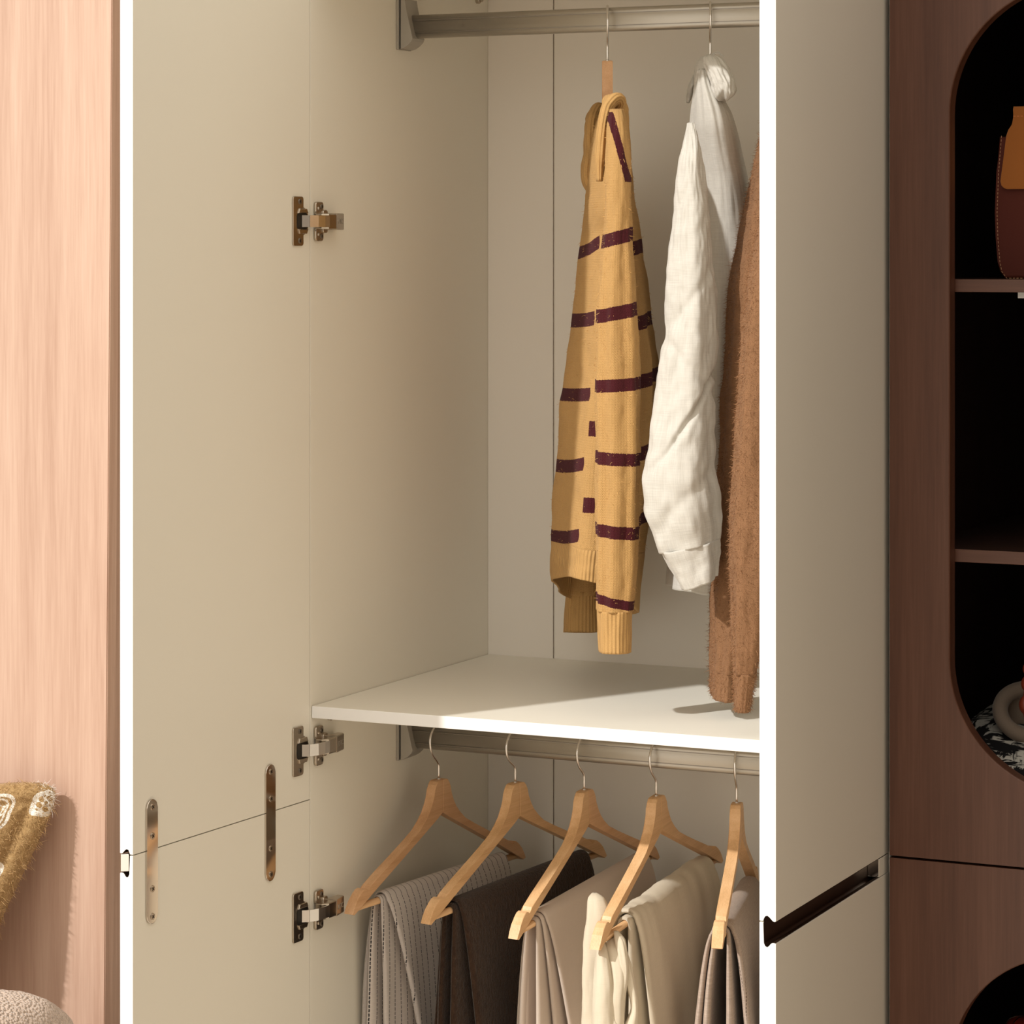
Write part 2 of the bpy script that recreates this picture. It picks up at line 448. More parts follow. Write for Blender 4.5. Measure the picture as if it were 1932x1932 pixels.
# ================================================================== CREAM WARDROBE
W_IN, DEP = .779, .5425
war = thing('wardrobe', 'cream open wardrobe with two rails and hanging clothes, between two wooden cabinets', 'wardrobe', (.39, .27, 0))
CR = 'cream_melamine'
pbox('side_panel', (-.018, 0, .0), (0, .56, 2.30), CR, war)
pbox('side_panel', (W_IN, 0, .0), (W_IN + .018, .56, 2.30), CR, war)
pbox('top_panel', (0, 0, 2.282), (W_IN, .56, 2.30), CR, war)
pbox('base_panel', (0, 0, .08), (W_IN, .5425, .098), CR, war)
pbox('plinth', (0, .03, 0), (W_IN, .048, .08), CR, war)
pbox('back_panel', (0, DEP, .098), (.1066, DEP + .008, 2.282), 'back_board', war, .0012)
pbox('back_panel', (.1082, DEP, .098), (W_IN, DEP + .008, 2.282), 'back_board', war, .0012)
pbox('back_joint', (.1066, DEP + .004, .098), (.1082, DEP + .008, 2.282), 'gap_dark', war, 0)
for (zt, nm) in ((-.604, 'shelf'), (.391, 'shelf')):
    s = pbox(nm, (.0008, .002, zr(zt - .016)), (W_IN - .0008, DEP - .0006, zr(zt)), CR, war, .0008)
    s.data.materials.append(MATS['sunlit_edge'])
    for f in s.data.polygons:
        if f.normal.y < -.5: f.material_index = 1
for (x, y, z) in ((.0, .050, -.6245), (.0, .505, .3685), (W_IN, .05, -.6245), (W_IN, .505, .3685)):
    bm = bmesh.new(); sg = 1 if x == 0 else -1
    cyl(bm, (x, y, zr(z)), (sg, 0, 0), .0055, .006, 16, .0015); cyl(bm, (x + sg * .006, y, zr(z)), (sg, 0, 0), .003, .003, 12)
    o = obj('shelf_pin', bm, 'nickel', war, False)

# rails
RODY = .265
def rail(ztop, first):
    zc = ztop - .0165
    pr = []
    for k in range(48):
        a = 2 * math.pi * k / 48
        pr.append((.0075 * spow(math.cos(a), .8), .0165 * spow(math.sin(a), .45)))
    # grooves along the flat sides
    out = []
    for (y, z) in pr:
        if abs(y) > .005 and .0070 < abs(z) < .0092: y *= .90
        out.append((y, z))
    bm = bmesh.new()
    prism(bm, out, lambda y, z: (.012, RODY + y, zr(zc + z)), lambda y, z: (W_IN - .012, RODY + y, zr(zc + z)))
    r = obj('clothes_rail', bm, 'champagne_aluminium', war)
    for p in r.data.polygons: p.use_smooth = len(p.vertices) == 4
    for z in (.0085, -.0085):
        bm = bmesh.new(); box(bm, (.014, RODY - .00775, zr(zc + z - .0004)), (W_IN - .014, RODY - .0068, zr(zc + z + .0004)))
        obj('groove_line', bm, 'screw_dark', r)
    for sg, x0 in ((1, 0.0), (-1, W_IN)):
        bm = bmesh.new()
        P = [(.0066, .038), (.0135, .038), (.0150, .026), (.0255, -.0175), (.0235, -.0215), (.0185, -.0262), (.0125, -.0300), (.0066, -.0318)]
        prism(bm, P, lambda a, z: (x0 + sg * a, RODY - .019, zr(zc + z)), lambda a, z: (x0 + sg * a, RODY + .019, zr(zc + z)), .0008)
        br = obj('rail_bracket', bm, 'bracket_grey', r)
        bm = bmesh.new(); box(bm, (x0 + sg * .0002, RODY - .0205, zr(zc - .0325)), (x0 + sg * .0045, RODY + .0195, zr(zc + .038)), .0006)
        obj('wall_plate', bm, 'bracket_grey', r)
        bm = bmesh.new(); box(bm, (x0 + sg * .0045, RODY - .0175, zr(zc - .0310)), (x0 + sg * .0066, RODY + .0175, zr(zc + .037)), 0)
        obj('bracket_core', bm, 'bracket_dark', r)
    return r
rail(.328, True); rail(-.666, False)

# doors with finger groove along the joint
T, DL, ZS = .019, .400, -.7265
prof_up = [(T, 0), (.0145, 0), (.0143, .003), (.0128, .0058), (.010, .0067), (.0080, .0058), (.0058, .0030), (.0040, .0008), (.0022, .0), (.0006, .0003), (0, .001)]
prof_lo = [(T, -.0014), (.0145, -.0014), (.0143, -.0238), (.0127, -.0272), (.0102, -.0285), (.0082, -.0273), (.0066, -.0245), (.0046, -.0230), (.0022, -.0228), (.0006, -.0231), (0, -.0238)]
def door(frame, label_):
    """frame(a, l, z): a through the thickness from the outer face, l from hinge edge to free edge"""
    up = prof_up + [(0, 2.278 - zr(ZS)), (T, 2.278 - zr(ZS))]
    lo = prof_lo + [(0, .085 - zr(ZS)), (T, .085 - zr(ZS))]
    res = []
    for pts in (up, lo):
        bm = bmesh.new()
        prism(bm, pts, lambda a, z: frame(a, .0004, zr(ZS) + z), lambda a, z: frame(a, DL, zr(ZS) + z), .0005)
        d = obj('door', bm, CR, war); d['label'] = label_; res.append(d)
        d.data.materials.append(MATS['sunlit_edge'])
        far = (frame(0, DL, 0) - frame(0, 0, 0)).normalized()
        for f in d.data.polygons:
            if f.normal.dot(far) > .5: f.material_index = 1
    e = .0004
    ch = [(.0006, .0001 + e * -1), (.0022, -e), (.0040, .0006), (.0058, .0027), (.0080, .0054), (.010, .0063), (.0126, .0055), (.0140, .0028), (.0141, -.0236), (.0124, -.0268), (.0102, -.0281), (.0084, -.0270), (.0066, -.0241), (.0046, -.0226), (.0022, -.0224), (.0006, -.0226)]
    bm = bmesh.new()
    A = [bm.verts.new(frame(a, .004, zr(ZS) + z)) for a, z in ch]; B = [bm.verts.new(frame(a, DL - .0004, zr(ZS) + z)) for a, z in ch]
    for i in range(len(ch) - 1): bm.faces.new((A[i], B[i], B[i + 1], A[i + 1]))
    ln = obj('finger_channel', bm, 'bronze_channel', res[1], True); ln['label'] = 'dark bronze finger groove'
    return res
ang = R(2.9)
dL = Vector((-math.sin(ang), -math.cos(ang), 0)); nL = Vector((math.cos(ang), -math.sin(ang), 0))
frameL = lambda a, l, z: Vector((0, -.001, z)) + dL * l + nL * (a - T)
frameR = lambda a, l, z: Vector((W_IN + .0175 - a, -.001 - l, z))
upL, loL = door(frameL, 'cream door swung open, inner face showing')
upR, loR = door(frameR, 'cream door swung open, outer face showing')
# end blocks of the grooves
bm = bmesh.new()
q = [(.0004, -.0012), (.0118, .0006), (.0128, -.0008), (.0128, -.0205), (.0004, -.0222)]
prism(bm, q, lambda a, z: frameL(a, DL - .018, zr(ZS) + z), lambda a, z: frameL(a, DL - .0006, zr(ZS) + z), .0005)
obj('channel_end_cap', bm, 'bright_steel', loL)
bm = bmesh.new()
q = [(.0002, -.0008), (.0140, -.0008), (.0140, -.0222), (.0002, -.0222)]
prism(bm, q, lambda a, z: frameR(a, .003, zr(ZS) + z), lambda a, z: frameR(a, .040, zr(ZS) + z), .0003)
obj('channel_end_cap', bm, 'cream_melamine', loR)
bm = bmesh.new()
q = [(.0006, -.0012), (.0136, -.0012), (.0136, -.0205), (.008, -.0220), (.003, -.0218), (.0006, -.0200)]
prism(bm, q, lambda a, z: frameR(a, .0402, zr(ZS) + z), lambda a, z: frameR(a, .0412, zr(ZS) + z))
obj('channel_end_plate', bm, 'mirror_nickel', loR)

# hinges (left side)
def text_mesh(s, size, depth):
    cu = bpy.data.curves.new('t', 'FONT'); cu.body = s; cu.size = size; cu.extrude = depth; cu.align_x = 'CENTER'; cu.align_y = 'CENTER'
    o = bpy.data.objects.new('t', cu); COL.objects.link(o)
    dg = bpy.context.evaluated_depsgraph_get(); me = bpy.data.meshes.new_from_object(o.evaluated_get(dg))
    bpy.data.objects.remove(o); return me
SCREW_ME = {}
def screw(c, n, r, parent, mat='screw_dark'):
    """pan head with a cross recess, one object"""
    key = (r, mat)
    if key not in SCREW_ME:
        bm = bmesh.new(); cyl(bm, (0, 0, 0), (0, 0, 1), r, .0012, 18, .0004)
        k0 = len(bm.faces)
        for d, e in (((1, 1), (1, -1)), ((1, -1), (1, 1))):
            d = Vector((*d, 0)).normalized() * r * .6; e = Vector((*e, 0)).normalized() * r * .16
            bm.faces.new([bm.verts.new(Vector((0, 0, .00125)) + s1 * d + s2 * e) for s1, s2 in ((1, 1), (1, -1), (-1, -1), (-1, 1))])
        bm.faces.ensure_lookup_table()
        for f in bm.faces[k0:]: f.material_index = 1
        me = bpy.data.meshes.new('screw'); bm.to_mesh(me); bm.free()
        me.materials.append(MATS[mat]); me.materials.append(MATS['screw_recess']); SCREW_ME[key] = me
    o = bpy.data.objects.new('screw', SCREW_ME[key]); COL.objects.link(o)
    M = Vector(n).to_track_quat('Z', 'Y').to_matrix().to_4x4(); M.translation = Vector(c)
    o.parent = parent; o.matrix_parent_inverse = parent_world(parent).inverted(); o.matrix_basis = M
    return o
txt = None
def hinge(zc, side):
    """side 0: left door, 1: right door (mirrored)"""
    global txt
    if side == 0:
        D = lambda off, l, z: Vector((0, -.001, zr(zc) + z)) + dL * l + nL * off     # on the door's inner face
        K = lambda off, y, z: Vector((off, y, zr(zc) + z))                            # on the cabinet side
        ndoor, ncab = nL, Vector((1, 0, 0))
    else:
        D = lambda off, l, z: Vector((W_IN - .0015 - off, -.001 - l, zr(zc) + z))
        K = lambda off, y, z: Vector((W_IN - off, y, zr(zc) + z))
        ndoor = ncab = Vector((-1, 0, 0))
    root = None
    # flange plate on the door with half round cup
    hw, hh, rc = .0125, .0325, .004
    pl = []
    l0, l1 = .0195, .0450
    for (cl, cz, a0) in ((l1 - rc, hh - rc, 0), (l1 - rc, -hh + rc, -90), (l0 + rc, -hh + rc, 180), (l0 + rc, hh - rc, 90)):
        pass
    def rr(l0, l1, z0, z1, r_, seg=4):
        P = []
        for (cl, cz, a0) in ((l1 - r_, z1 - r_, 0), (l0 + r_, z1 - r_, 90), (l0 + r_, z0 + r_, 180), (l1 - r_, z0 + r_, 270)):
            for k in range(seg + 1):
                a = R(a0 + 90 * k / seg); P.append((cl + r_ * math.cos(a), cz + r_ * math.sin(a)))
        return P
    bm = bmesh.new(); P = rr(l0, l1, -hh, hh, rc)
    prism(bm, P, lambda l, z: D(.0001, l, z), lambda l, z: D(.0024, l, z), .0007)
    cup = [(.0205 - .0145 * math.cos(R(a)), .0185 * math.sin(R(a))) for a in range(-90, 91, 10)]
    prism(bm, cup, lambda l, z: D(.0001, l, z), lambda l, z: D(.0018, l, z), .0005)
    root = obj('hinge', bm, 'nickel', war); root['label'] = 'nickel concealed door hinge'
    # recess inside the cup and raised rim
    bm = bmesh.new(); P = [(l, z) for l, z in rr(.0110, .0360, -.0105, .0105, .004)]
    prism(bm, P, lambda l, z: D(.0024, l, z), lambda l, z: D(.0030, l, z))
    obj('cup_recess', bm, 'screw_recess', root)
    for s in (1, -1):
        bm = bmesh.new()
        P = [(.010, s * .0105), (.034, s * .0105), (.031, s * .0165), (.0135, s * .0165)]
        prism(bm, P, lambda l, z: D(.0015, l, z), lambda l, z: D(.0042, l, z), .0008)
        obj('cup_rim', bm, 'nickel', root)
    # bright arm from the cup over to the mounting plate
    bm = bmesh.new()
    AR = [D(.0030, .0250, 0), D(.0110, .0190, 0), D(.0165, .006, 0), K(.0185, .006, 0), K(.0185, .0185, 0)]
    for p_, q_ in zip(AR, AR[1:]):
        d = (q_ - p_); nn = Vector((0, 0, 1)).cross(d).normalized() * .0011
        vs_ = []
        for pt in (p_, q_):
            for s in (-1, 1):
                for z in (-.0078, .0078): vs_.append(bm.verts.new(pt + nn * s + Vector((0, 0, z))))
        for f in ((0, 1, 3, 2), (4, 6, 7, 5), (0, 4, 5, 1), (2, 3, 7, 6), (0, 2, 6, 4), (1, 5, 7, 3)): bm.faces.new([vs_[i] for i in f])
    obj('hinge_arm', bm, 'bright_steel', root)
    # cross shaped mounting plate on the cabinet side
    bm = bmesh.new()
    for s in (1, -1):
        P = rr(.0075, .0285, min(s * .0085, s * .0262), max(s * .0085, s * .0262), .0045)
        prism(bm, P, lambda y, z: K(.0002, y, z), lambda y, z: K(.0045, y, z), .0012)
        P = rr(.024, .0365, min(s * .0, s * .0155), max(s * .0, s * .0155), .004)
        prism(bm, P, lambda y, z: K(.0002, y, z), lambda y, z: K(.0065, y, z), .001)
    obj('mounting_plate', bm, 'nickel', root)
    bm = bmesh.new()
    P = [(.0155, .0195), (.0345, .0205), (.0350, .0125), (.0345, .0035), (.0075, .0035), (.0075, .0125)]
    prism(bm, P, lambda y, o_: K(o_, y, -.0102), lambda y, o_: K(o_, y, .0102), .0014)
    obj('hinge_body', bm, 'nickel', root)
    bm = bmesh.new()
    P = [(.0345, .0212), (.0605, .0175), (.0630, .0145), (.0630, .0060), (.0345, .0035)]
    prism(bm, P, lambda y, o_: K(o_, y, -.0112), lambda y, o_: K(o_, y, .0112), .0016)
    cover = obj('hinge_cover', bm, 'nickel', root)
    if side == 0:
        if txt is None: txt = text_mesh('DTC', .0095, .0002)
        me = txt.copy(); me.materials.clear(); me.materials.append(MATS['champagne_aluminium'])
        o = bpy.data.objects.new('embossed_letters', me); COL.objects.link(o)
        d = (K(.0175, .0605, 0) - K(.0212, .0345, 0)).normalized(); nn = d.cross(Vector((0, 0, 1))).normalized()
        M = Matrix((d, Vector((0, 0, 1)), nn)).transposed().to_4x4()
        M.translation = K(.0195, .0480, 0) + nn * .0001
        o.matrix_world = M
        o.parent = root; o.matrix_parent_inverse = parent_world(root).inverted(); o.matrix_basis = M
    for s in (1, -1):
        screw(D(.0022, .0290, s * .0258), ndoor, .0036, root)
        screw(K(.0043, .0225, s * .0195), ncab, .0036, root)
        bm = bmesh.new(); cyl(bm, K(.0040, .0135, s * .0170), ncab, .0026, .0022, 14, .0012); obj('rivet', bm, 'nickel', root)
for z in (.0367, -.6585, -.8760):
    hinge(z, 0); hinge(z, 1)

# flat plates that tie the upper and lower left doors together
def tie_plate(l, zc):
    hw, hh = .0112, .0755
    P = []
    for k in range(13): a = R(180 * k / 12); P.append((hw * math.cos(a), hh - hw + hw * math.sin(a)))
    for k in range(13): a = R(180 + 180 * k / 12); P.append((hw * math.cos(a), -hh + hw + hw * math.sin(a)))
    g = lambda off, a, z: Vector((0, -.001, zr(zc) + z)) + dL * (l - a) + nL * off
    bm = bmesh.new(); prism(bm, P, lambda a, z: g(.0001, a, z), lambda a, z: g(.0026, a, z), .0007)
    o = obj('connecting_plate', bm, 'mirror_nickel', war); o['label'] = 'polished flat plate screwed across the door joint'
    for z in (.066, .031, -.033, -.0665):
        screw(g(.0024, 0, z), nL, .0042, o, 'nickel')
def door_l(px):                       # distance from the hinge edge of a point of the left door seen at column px
    r = ray(px, HY); p0 = Vector((0, -.001, CAMZ))
    # solve CAM + r*t = p0 + dL*l
    det = r.x * -dL.y + dL.x * r.y; bx, by = p0.x - CAM.x, p0.y - CAM.y
    t = (bx * -dL.y + dL.x * by) / det; p = CAM + r * t
    return (p - p0).dot(dL), (p - CAM).dot(FW)
for px, ya, yb in ((508, 1441, 1663), (284.5, 1507, 1743)):
    l, d = door_l(px); tie_plate(l, (HY - (ya + yb) / 2) / F * d)

# ================================================================== WOODEN CABINET ON THE RIGHT (rounded openings)
cabx0, cabx1, cy0 = .8035, 1.2535, -.022
cab = thing('display_cabinet', 'reddish brown wooden cabinet with tall rounded openings in its doors', 'cabinet', (1.03, .25, 0))
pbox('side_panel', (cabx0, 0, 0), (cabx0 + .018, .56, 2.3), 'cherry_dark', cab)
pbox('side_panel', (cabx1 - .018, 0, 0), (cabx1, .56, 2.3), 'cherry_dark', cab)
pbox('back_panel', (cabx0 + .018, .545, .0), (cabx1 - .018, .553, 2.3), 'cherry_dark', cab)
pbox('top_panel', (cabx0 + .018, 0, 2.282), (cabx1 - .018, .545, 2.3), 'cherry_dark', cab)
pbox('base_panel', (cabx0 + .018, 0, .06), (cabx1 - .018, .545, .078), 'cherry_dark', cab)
def holed_door(name, x0, x1, z0, z1, hx0, hx1, hz0, hz1, y0, y1, mat, parent):
    r = (hx1 - hx0) / 2; xc = (hx0 + hx1) / 2; n = 48; inner = []
    for k in range(n + 1): a = R(180 * k / n); inner.append((xc + r * math.cos(a), hz1 - r + r * math.sin(a)))
    for k in range(n + 1): a = R(180 + 180 * k / n); inner.append((xc + r * math.cos(a), hz0 + r + r * math.sin(a)))
    zc = (hz0 + hz1) / 2; outer = []
    for (x, z) in inner:
        # follow arc angles out to the rectangle
        cz = hz1 - r if z > hz1 - r else (hz0 + r if z < hz0 + r else z)
        dx, dz = x - xc, z - cz
        cand = []
        if dx > 1e-9: cand.append((x1 - xc) / dx)
        if dx < -1e-9: cand.append((x0 - xc) / dx)
        if dz > 1e-9: cand.append((z1 - cz) / dz)
        if dz < -1e-9: cand.append((z0 - cz) / dz)
        t = min(c for c in cand if c > 0); outer.append([xc + dx * t, cz + dz * t])
    for c in ((x0, z0), (x0, z1), (x1, z0), (x1, z1)):
        i = min(range(len(outer)), key=lambda i: (outer[i][0] - c[0]) ** 2 + (outer[i][1] - c[1]) ** 2); outer[i] = list(c)
    bm = bmesh.new(); m_ = len(inner); e = .0016
    def grow(d): return [((x - xc) / r * (r + d) + xc, (z - (hz1 - r)) / r * (r + d) + hz1 - r) if z >= hz1 - r else ((x - xc) / r * (r + d) + xc, (z - (hz0 + r)) / r * (r + d) + hz0 + r) for x, z in inner]
    loops = [[(x, y0, z) for x, z in outer], [(x, y0, z) for x, z in grow(e)], [(x, y0 + e * .35, z) for x, z in grow(e * .35)], [(x, y0 + e, z) for x, z in inner],
             [(x, y1, z) for x, z in inner], [(x, y1, z) for x, z in outer]]
    LV = [[bm.verts.new(p) for p in lp] for lp in loops]
    for A, B in zip(LV, LV[1:] + LV[:1]):
        for k in range(m_): bm.faces.new((A[k], A[(k + 1) % m_], B[(k + 1) % m_], B[k]))
    return obj(name, bm, mat, parent)
hx0 = at_Y(1792, 800, cy0).x; hx1 = hx0 + .30
def zat(px, py, Y): return at_Y(px, py, Y).z
zt = zat(1792, 215, cy0) + .15; zb = zat(1792, 1245, cy0) - .15
zsp = zat(1692, 1617, cy0)
d1 = holed_door('door', cabx0, cabx1, zsp + .0015, 2.28, hx0, hx1, zb, zt, cy0, -.001, 'cherry_wood', cab)
ztl = zat(1792, 2022, cy0) + .15
d2 = holed_door('door', cabx0, cabx1, .08, zsp - .0015, hx0, hx1, .2, ztl, cy0, -.001, 'cherry_wood', cab)
sh1 = zat(1850, 527, .002); sh2 = zat(1850, 1038, .002); deck = zb - .018
for z in (sh1, sh2):
    s = pbox('shelf', (cabx0 + .0185, .0035, z - .0152), (cabx1 - .0185, .544, z), 'cherry_dark', cab, .0004)  # shelf body near black, the niche shade is put into its colour
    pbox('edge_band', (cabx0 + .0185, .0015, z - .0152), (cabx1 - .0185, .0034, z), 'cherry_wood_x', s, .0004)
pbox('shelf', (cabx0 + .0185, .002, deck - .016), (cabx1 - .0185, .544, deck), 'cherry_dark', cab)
p = at_Y(1920, 551, .03)
o = pbox('shelf_light', (p.x, .03, sh1 - .0152 - .0075), (p.x + .10, .05, sh1 - .0153), 'white_plastic', cab, .0006); o['label'] = 'white light bar under the shelf'

# ================================================================== WOODEN CABINET ON THE LEFT
lft = thing('tall_wood_cabinet', 'tall pinkish brown wooden cabinet beside the open door, fur cushion in front', 'cabinet', (-.7, 0, 0))
YL = -.30
a0, a1 = at_Y(211.6, 0, YL), at_Y(197.0, 1932, YL)
sl = (a0.x - a1.x) / (a0.z - a1.z)
bm = bmesh.new()
vs_ = []
for y in (YL, YL + .0205):
    for (x, z) in ((-1.3, 0), (a1.x - sl * a1.z, 0), (a1.x + sl * (2.3 - a1.z), 2.3), (-1.3, 2.3)): vs_.append(bm.verts.new((x, y, z)))
for f in ((0, 1, 2, 3), (7, 6, 5, 4), (0, 4, 5, 1), (1, 5, 6, 2), (2, 6, 7, 3), (3, 7, 4, 0)): bm.faces.new([vs_[i] for i in f])
bmesh.ops.bevel(bm, geom=list(bm.edges), offset=.0011, segments=2, affect='EDGES')
obj('front_panel', bm, 'cherry_sunlit', lft)
pbox('carcass', (-1.3, YL + .024, 0), (a1.x - .004, .56, 2.3), 'cherry_sunlit', lft)

# ================================================================== HANGERS
ARM = [(0, .0), (.0085, .0), (.0125, .0012), (.0165, .0055), (.0190, .0120), (.0215, .0220), (.0255, .0330), (.0320, .0430), (.0420, .0530), (.0560, .0625), (.0800, .0745), (.1150, .0905), (.1500, .1060), (.1710, .1155),
       (.1735, .1195), (.1765, .1222), (.1800, .1225), (.1822, .1205), (.1840, .1180), (.1890, .1190), (.1960, .1235), (.2030, .1310), (.2090, .1395), (.2140, .1470), (.2080, .1490),
       (.1600, .1240), (.1000, .0950), (.0500, .0708), (.0130, .0528), (0, .0462)]
TH = .0072
def hanger_mesh_arm(sg):
    bm = bmesh.new()
    prism(bm, [(u, v) for u, v in ARM], lambda u, v: (sg * (u + .0001), -TH, -v), lambda u, v: (sg * (u + .0001), TH, -v), .0013)
    me = bpy.data.meshes.new('arm'); bmesh.ops.recalc_face_normals(bm, faces=bm.faces); bm.to_mesh(me); bm.free(); return me
ARM_ME = {}
for mt in ('beech', 'beech_pink'):
    for sg in (1, -1):
        me = hanger_mesh_arm(sg); me.materials.append(MATS[mt])
        # tilt the grain to follow each arm
        ARM_ME[(mt, sg)] = me
bm = bmesh.new(); tube(bm, [(-.2035, 0, -.1418), (.2035, 0, -.1418)], .0047, 14); ME_BAR = bpy.data.meshes.new('trouser_bar'); bm.to_mesh(ME_BAR); bm.free(); ME_BAR.materials.append(MATS['beech'])
ME_BAR.polygons.foreach_set('use_smooth', [len(p.vertices) == 4 for p in ME_BAR.polygons])
def hook_mesh(drop):
    # origin at neck top, rail top at z = drop
    zc = drop - .0195; r_ = .0215
    pts = [(0, -.012), (0, .010), (0, .018)]
    b0 = Vector((0, .018)); b3 = Vector((-r_, zc)); b1 = Vector((0, .027)); b2 = Vector((-r_ * 1.02, zc - .021))
    for k in range(1, 13):
        t = k / 12; q_ = b0 * (1 - t) ** 3 + b1 * 3 * t * (1 - t) ** 2 + b2 * 3 * t * t * (1 - t) + b3 * t ** 3; pts.append((q_.x, q_.y))
    for k in range(1, 25):
        a = R(180 - 200 * k / 24); pts.append((r_ * math.cos(a), zc + r_ * math.sin(a)))
    bm = bmesh.new(); tube(bm, [(x, 0, z) for x, z in pts], .0017, 10)
    cyl(bm, (0, 0, -.001), (0, 0, 1), .0024, .0022, 12)
    me = bpy.data.meshes.new('hook'); bmesh.ops.recalc_face_normals(bm, faces=bm.faces); bm.to_mesh(me); bm.free(); me.materials.append(MATS['bright_steel'])
    me.polygons.foreach_set('use_smooth', [True] * len(me.polygons)); return me
def place(o, parent):
    COL.objects.link(o); o.parent = parent
def hanger(X0, Y0, zn, phi, tilt, railtop, label, group, mat='beech', mat2='beech', bar=True, wide=1.0):
    h = thing('coat_hanger', label, 'hanger', (X0, Y0, zr(zn)), group)
    h.rotation_euler = (0, -R(tilt), R(90 - phi))
    for sg, mt in ((-1, mat), (1, mat2)):
        ao = bpy.data.objects.new('arm', ARM_ME[(mt, sg)]); place(ao, h); ao.scale = (wide, 1, 1)
    if bar: place(bpy.data.objects.new('trouser_bar', ME_BAR), h)
    k = bpy.data.objects.new('hook', hook_mesh(railtop - zn)); place(k, h)
    k['label'] = 'steel wire hook'
    k.rotation_euler = (0, R(tilt), 0)
    return h
HG = 'wooden hangers on the lower rail'
LOW = [(.0571, .2650, -.7399, 7.92, .11), (.1750, .2650, -.7354, 10.12, 2.32), (.2788, .2650, -.7375, 3.55, 3.74), (.3847, .2650, -.7373, 1.01, 4.52), (.5003, .2650, -.7372, -14.07, -1.31), (.6050, .265, -.7375, -13.0, 0.0)]
cloth_names = ['striped grey trousers', 'dark brown crinkled trousers', 'smooth pinkish beige trousers', 'bunched cream trousers', 'taupe woollen trousers', 'pale beige trousers half behind the door']
mats_h = [('beech_pink', 'beech_pink'), ('beech', 'beech'), ('beech', 'beech_pink'), ('beech', 'beech'), ('beech', 'beech'), ('beech', 'beech')]
for i, (a, cn) in enumerate(zip(LOW, cloth_names)):
    hanger(*a, -.666, 'wooden hanger on the lower rail holding the ' + cn, HG, *mats_h[i])

# ================================================================== TROUSERS ON THE LOWER HANGERS
def drape(name, hg, mat, layers, parent):
    X0, Y0, zn, phi, tilt = hg
    e = Vector((math.sin(R(phi)), math.cos(R(phi)), 0)); ew = Vector((math.cos(R(phi)), -math.sin(R(phi)), 0))
    O = Vector((X0, Y0, zr(zn))); ct, st = math.cos(R(tilt)), math.sin(R(tilt))
    def barpt(u): v = .1418; return O + e * (u * ct + v * st) + UP * (u * st - v * ct)
    for ly in layers:
        s0, s1, r_, ln = ly['s0'], ly['s1'], ly['r'], ly['len']
        spL, spR = ly.get('spL', .02), ly.get('spR', .02)
        th0, th1 = ly.get('th', (.003, .008))
        slL, slR = ly.get('slL', 0), ly.get('slR', 0); bk = ly.get('bk', 0)
        wr = ly.get('wr', .002); lam = ly.get('lam', .05); sd_ = ly.get('seed', 0.0); pinch = ly.get('pinch', 0)
        NP, NQ = 90, 96
        rings, uvs = [], []
        for i in range(NP):
            p = -1 + 2 * i / (NP - 1)
            # path: 44% each side, 12% over the bar
            if p < -.16: f = (-.16 - p) / .84; w, dz, nx, nz_ = -(r_ + spL * f ** .55), -ln * f, -1.0, 0.0; side = -1
            elif p > .16: f = (p - .16) / .84; w, dz, nx, nz_ = (r_ + spR * f ** .55), -ln * f, 1.0, 0.0; side = 1
            else:
                a = p / .16 * math.pi / 2; f = 0; w, dz = r_ * math.sin(a), r_ * math.cos(a); nx, nz_ = math.sin(a), math.cos(a); side = 1 if p > 0 else -1
            th = th0 + (th1 - th0) * f ** .7
            sl_ = slR if side > 0 else slL
            fr = s0 + sl_ * f; bkk = s1 + bk * f
            ring = []; uvr = []
            half = NQ // 2
            for q_ in range(NQ):
                if q_ < half: x = q_ / (half - 1); on = 1
                else: x = 1 - (q_ - half) / (half - 1); on = -1
                # eased so that points gather at the rounded fold edges
                xe = .5 - .5 * math.cos(math.pi * x); xe = .35 * x + .65 * xe
                s = fr + (bkk - fr) * xe
                L_ = abs(bkk - fr); de = min(xe, 1 - xe) * L_
                prof = math.sqrt(max(0, 1 - max(0, 1 - de / (th * .9)) ** 2)) if th > 0 else 1
                off = on * th * .5 * prof * (1 + pinch * max(0, 1 - de / .03))
                ww = wr * f ** .6 * (math.sin(2 * math.pi * s / lam + sd_ + 1.5 * noise.noise(Vector((s * 9 + sd_, f * 2.2, sd_)))) + .7 * noise.noise(Vector((s * 30, f * 5 + sd_, side * 3.0))))
                base = barpt(s)
                tp = ly.get('top', 0)
                if tp: off += tp * (1 - min(1, f * 2.5)) * (noise.noise(Vector((s * 38, p * 1.5, sd_))) + .6 * noise.noise(Vector((s * 85, p * 2.5, sd_))) + .3) * (1 if on > 0 else .6)
                fall = ly.get('fan', 0) * f * (s - (fr + bkk) / 2)
                pt = base + ew * (w + nx * off + ww * (1 if side > 0 else -1)) + UP * (dz + nz_ * off) + e * fall
                ring.append(pt)
                uvr.append((s * 1.0 + (0 if on > 0 else .003), (1 + p) * (ln + .02)))
            rings.append(ring); uvs.append(uvr)
        grid_mesh(ly.get('name', 'leg'), rings, mat, parent, True, uv=lambda a, b_: uvs[a][b_ % NQ], cap=True)
def trousers(i, mat, label, layers):
    X0, Y0, zn = LOW[i][:3]
    t = thing('trousers', label, 'trousers', (X0, Y0, zr(zn) - .142), 'trousers draped over the lower hangers')
    drape('leg', LOW[i], mat, layers, t); return t
trousers(0, 'stripe_cloth', 'greyish beige trousers with thin dark broken stripes', [
    dict(s0=-.148, s1=.155, r=.0060, len=.36, spL=.016, spR=.002, th=(.003, .012), slR=.02, seed=.3, wr=.003, lam=.09),
    dict(s0=-.140, s1=.160, r=.0105, len=.38, spL=.028, spR=.034, th=(.003, .014), slR=.09, slL=-.004, seed=2.1, wr=.0035, lam=.11)])
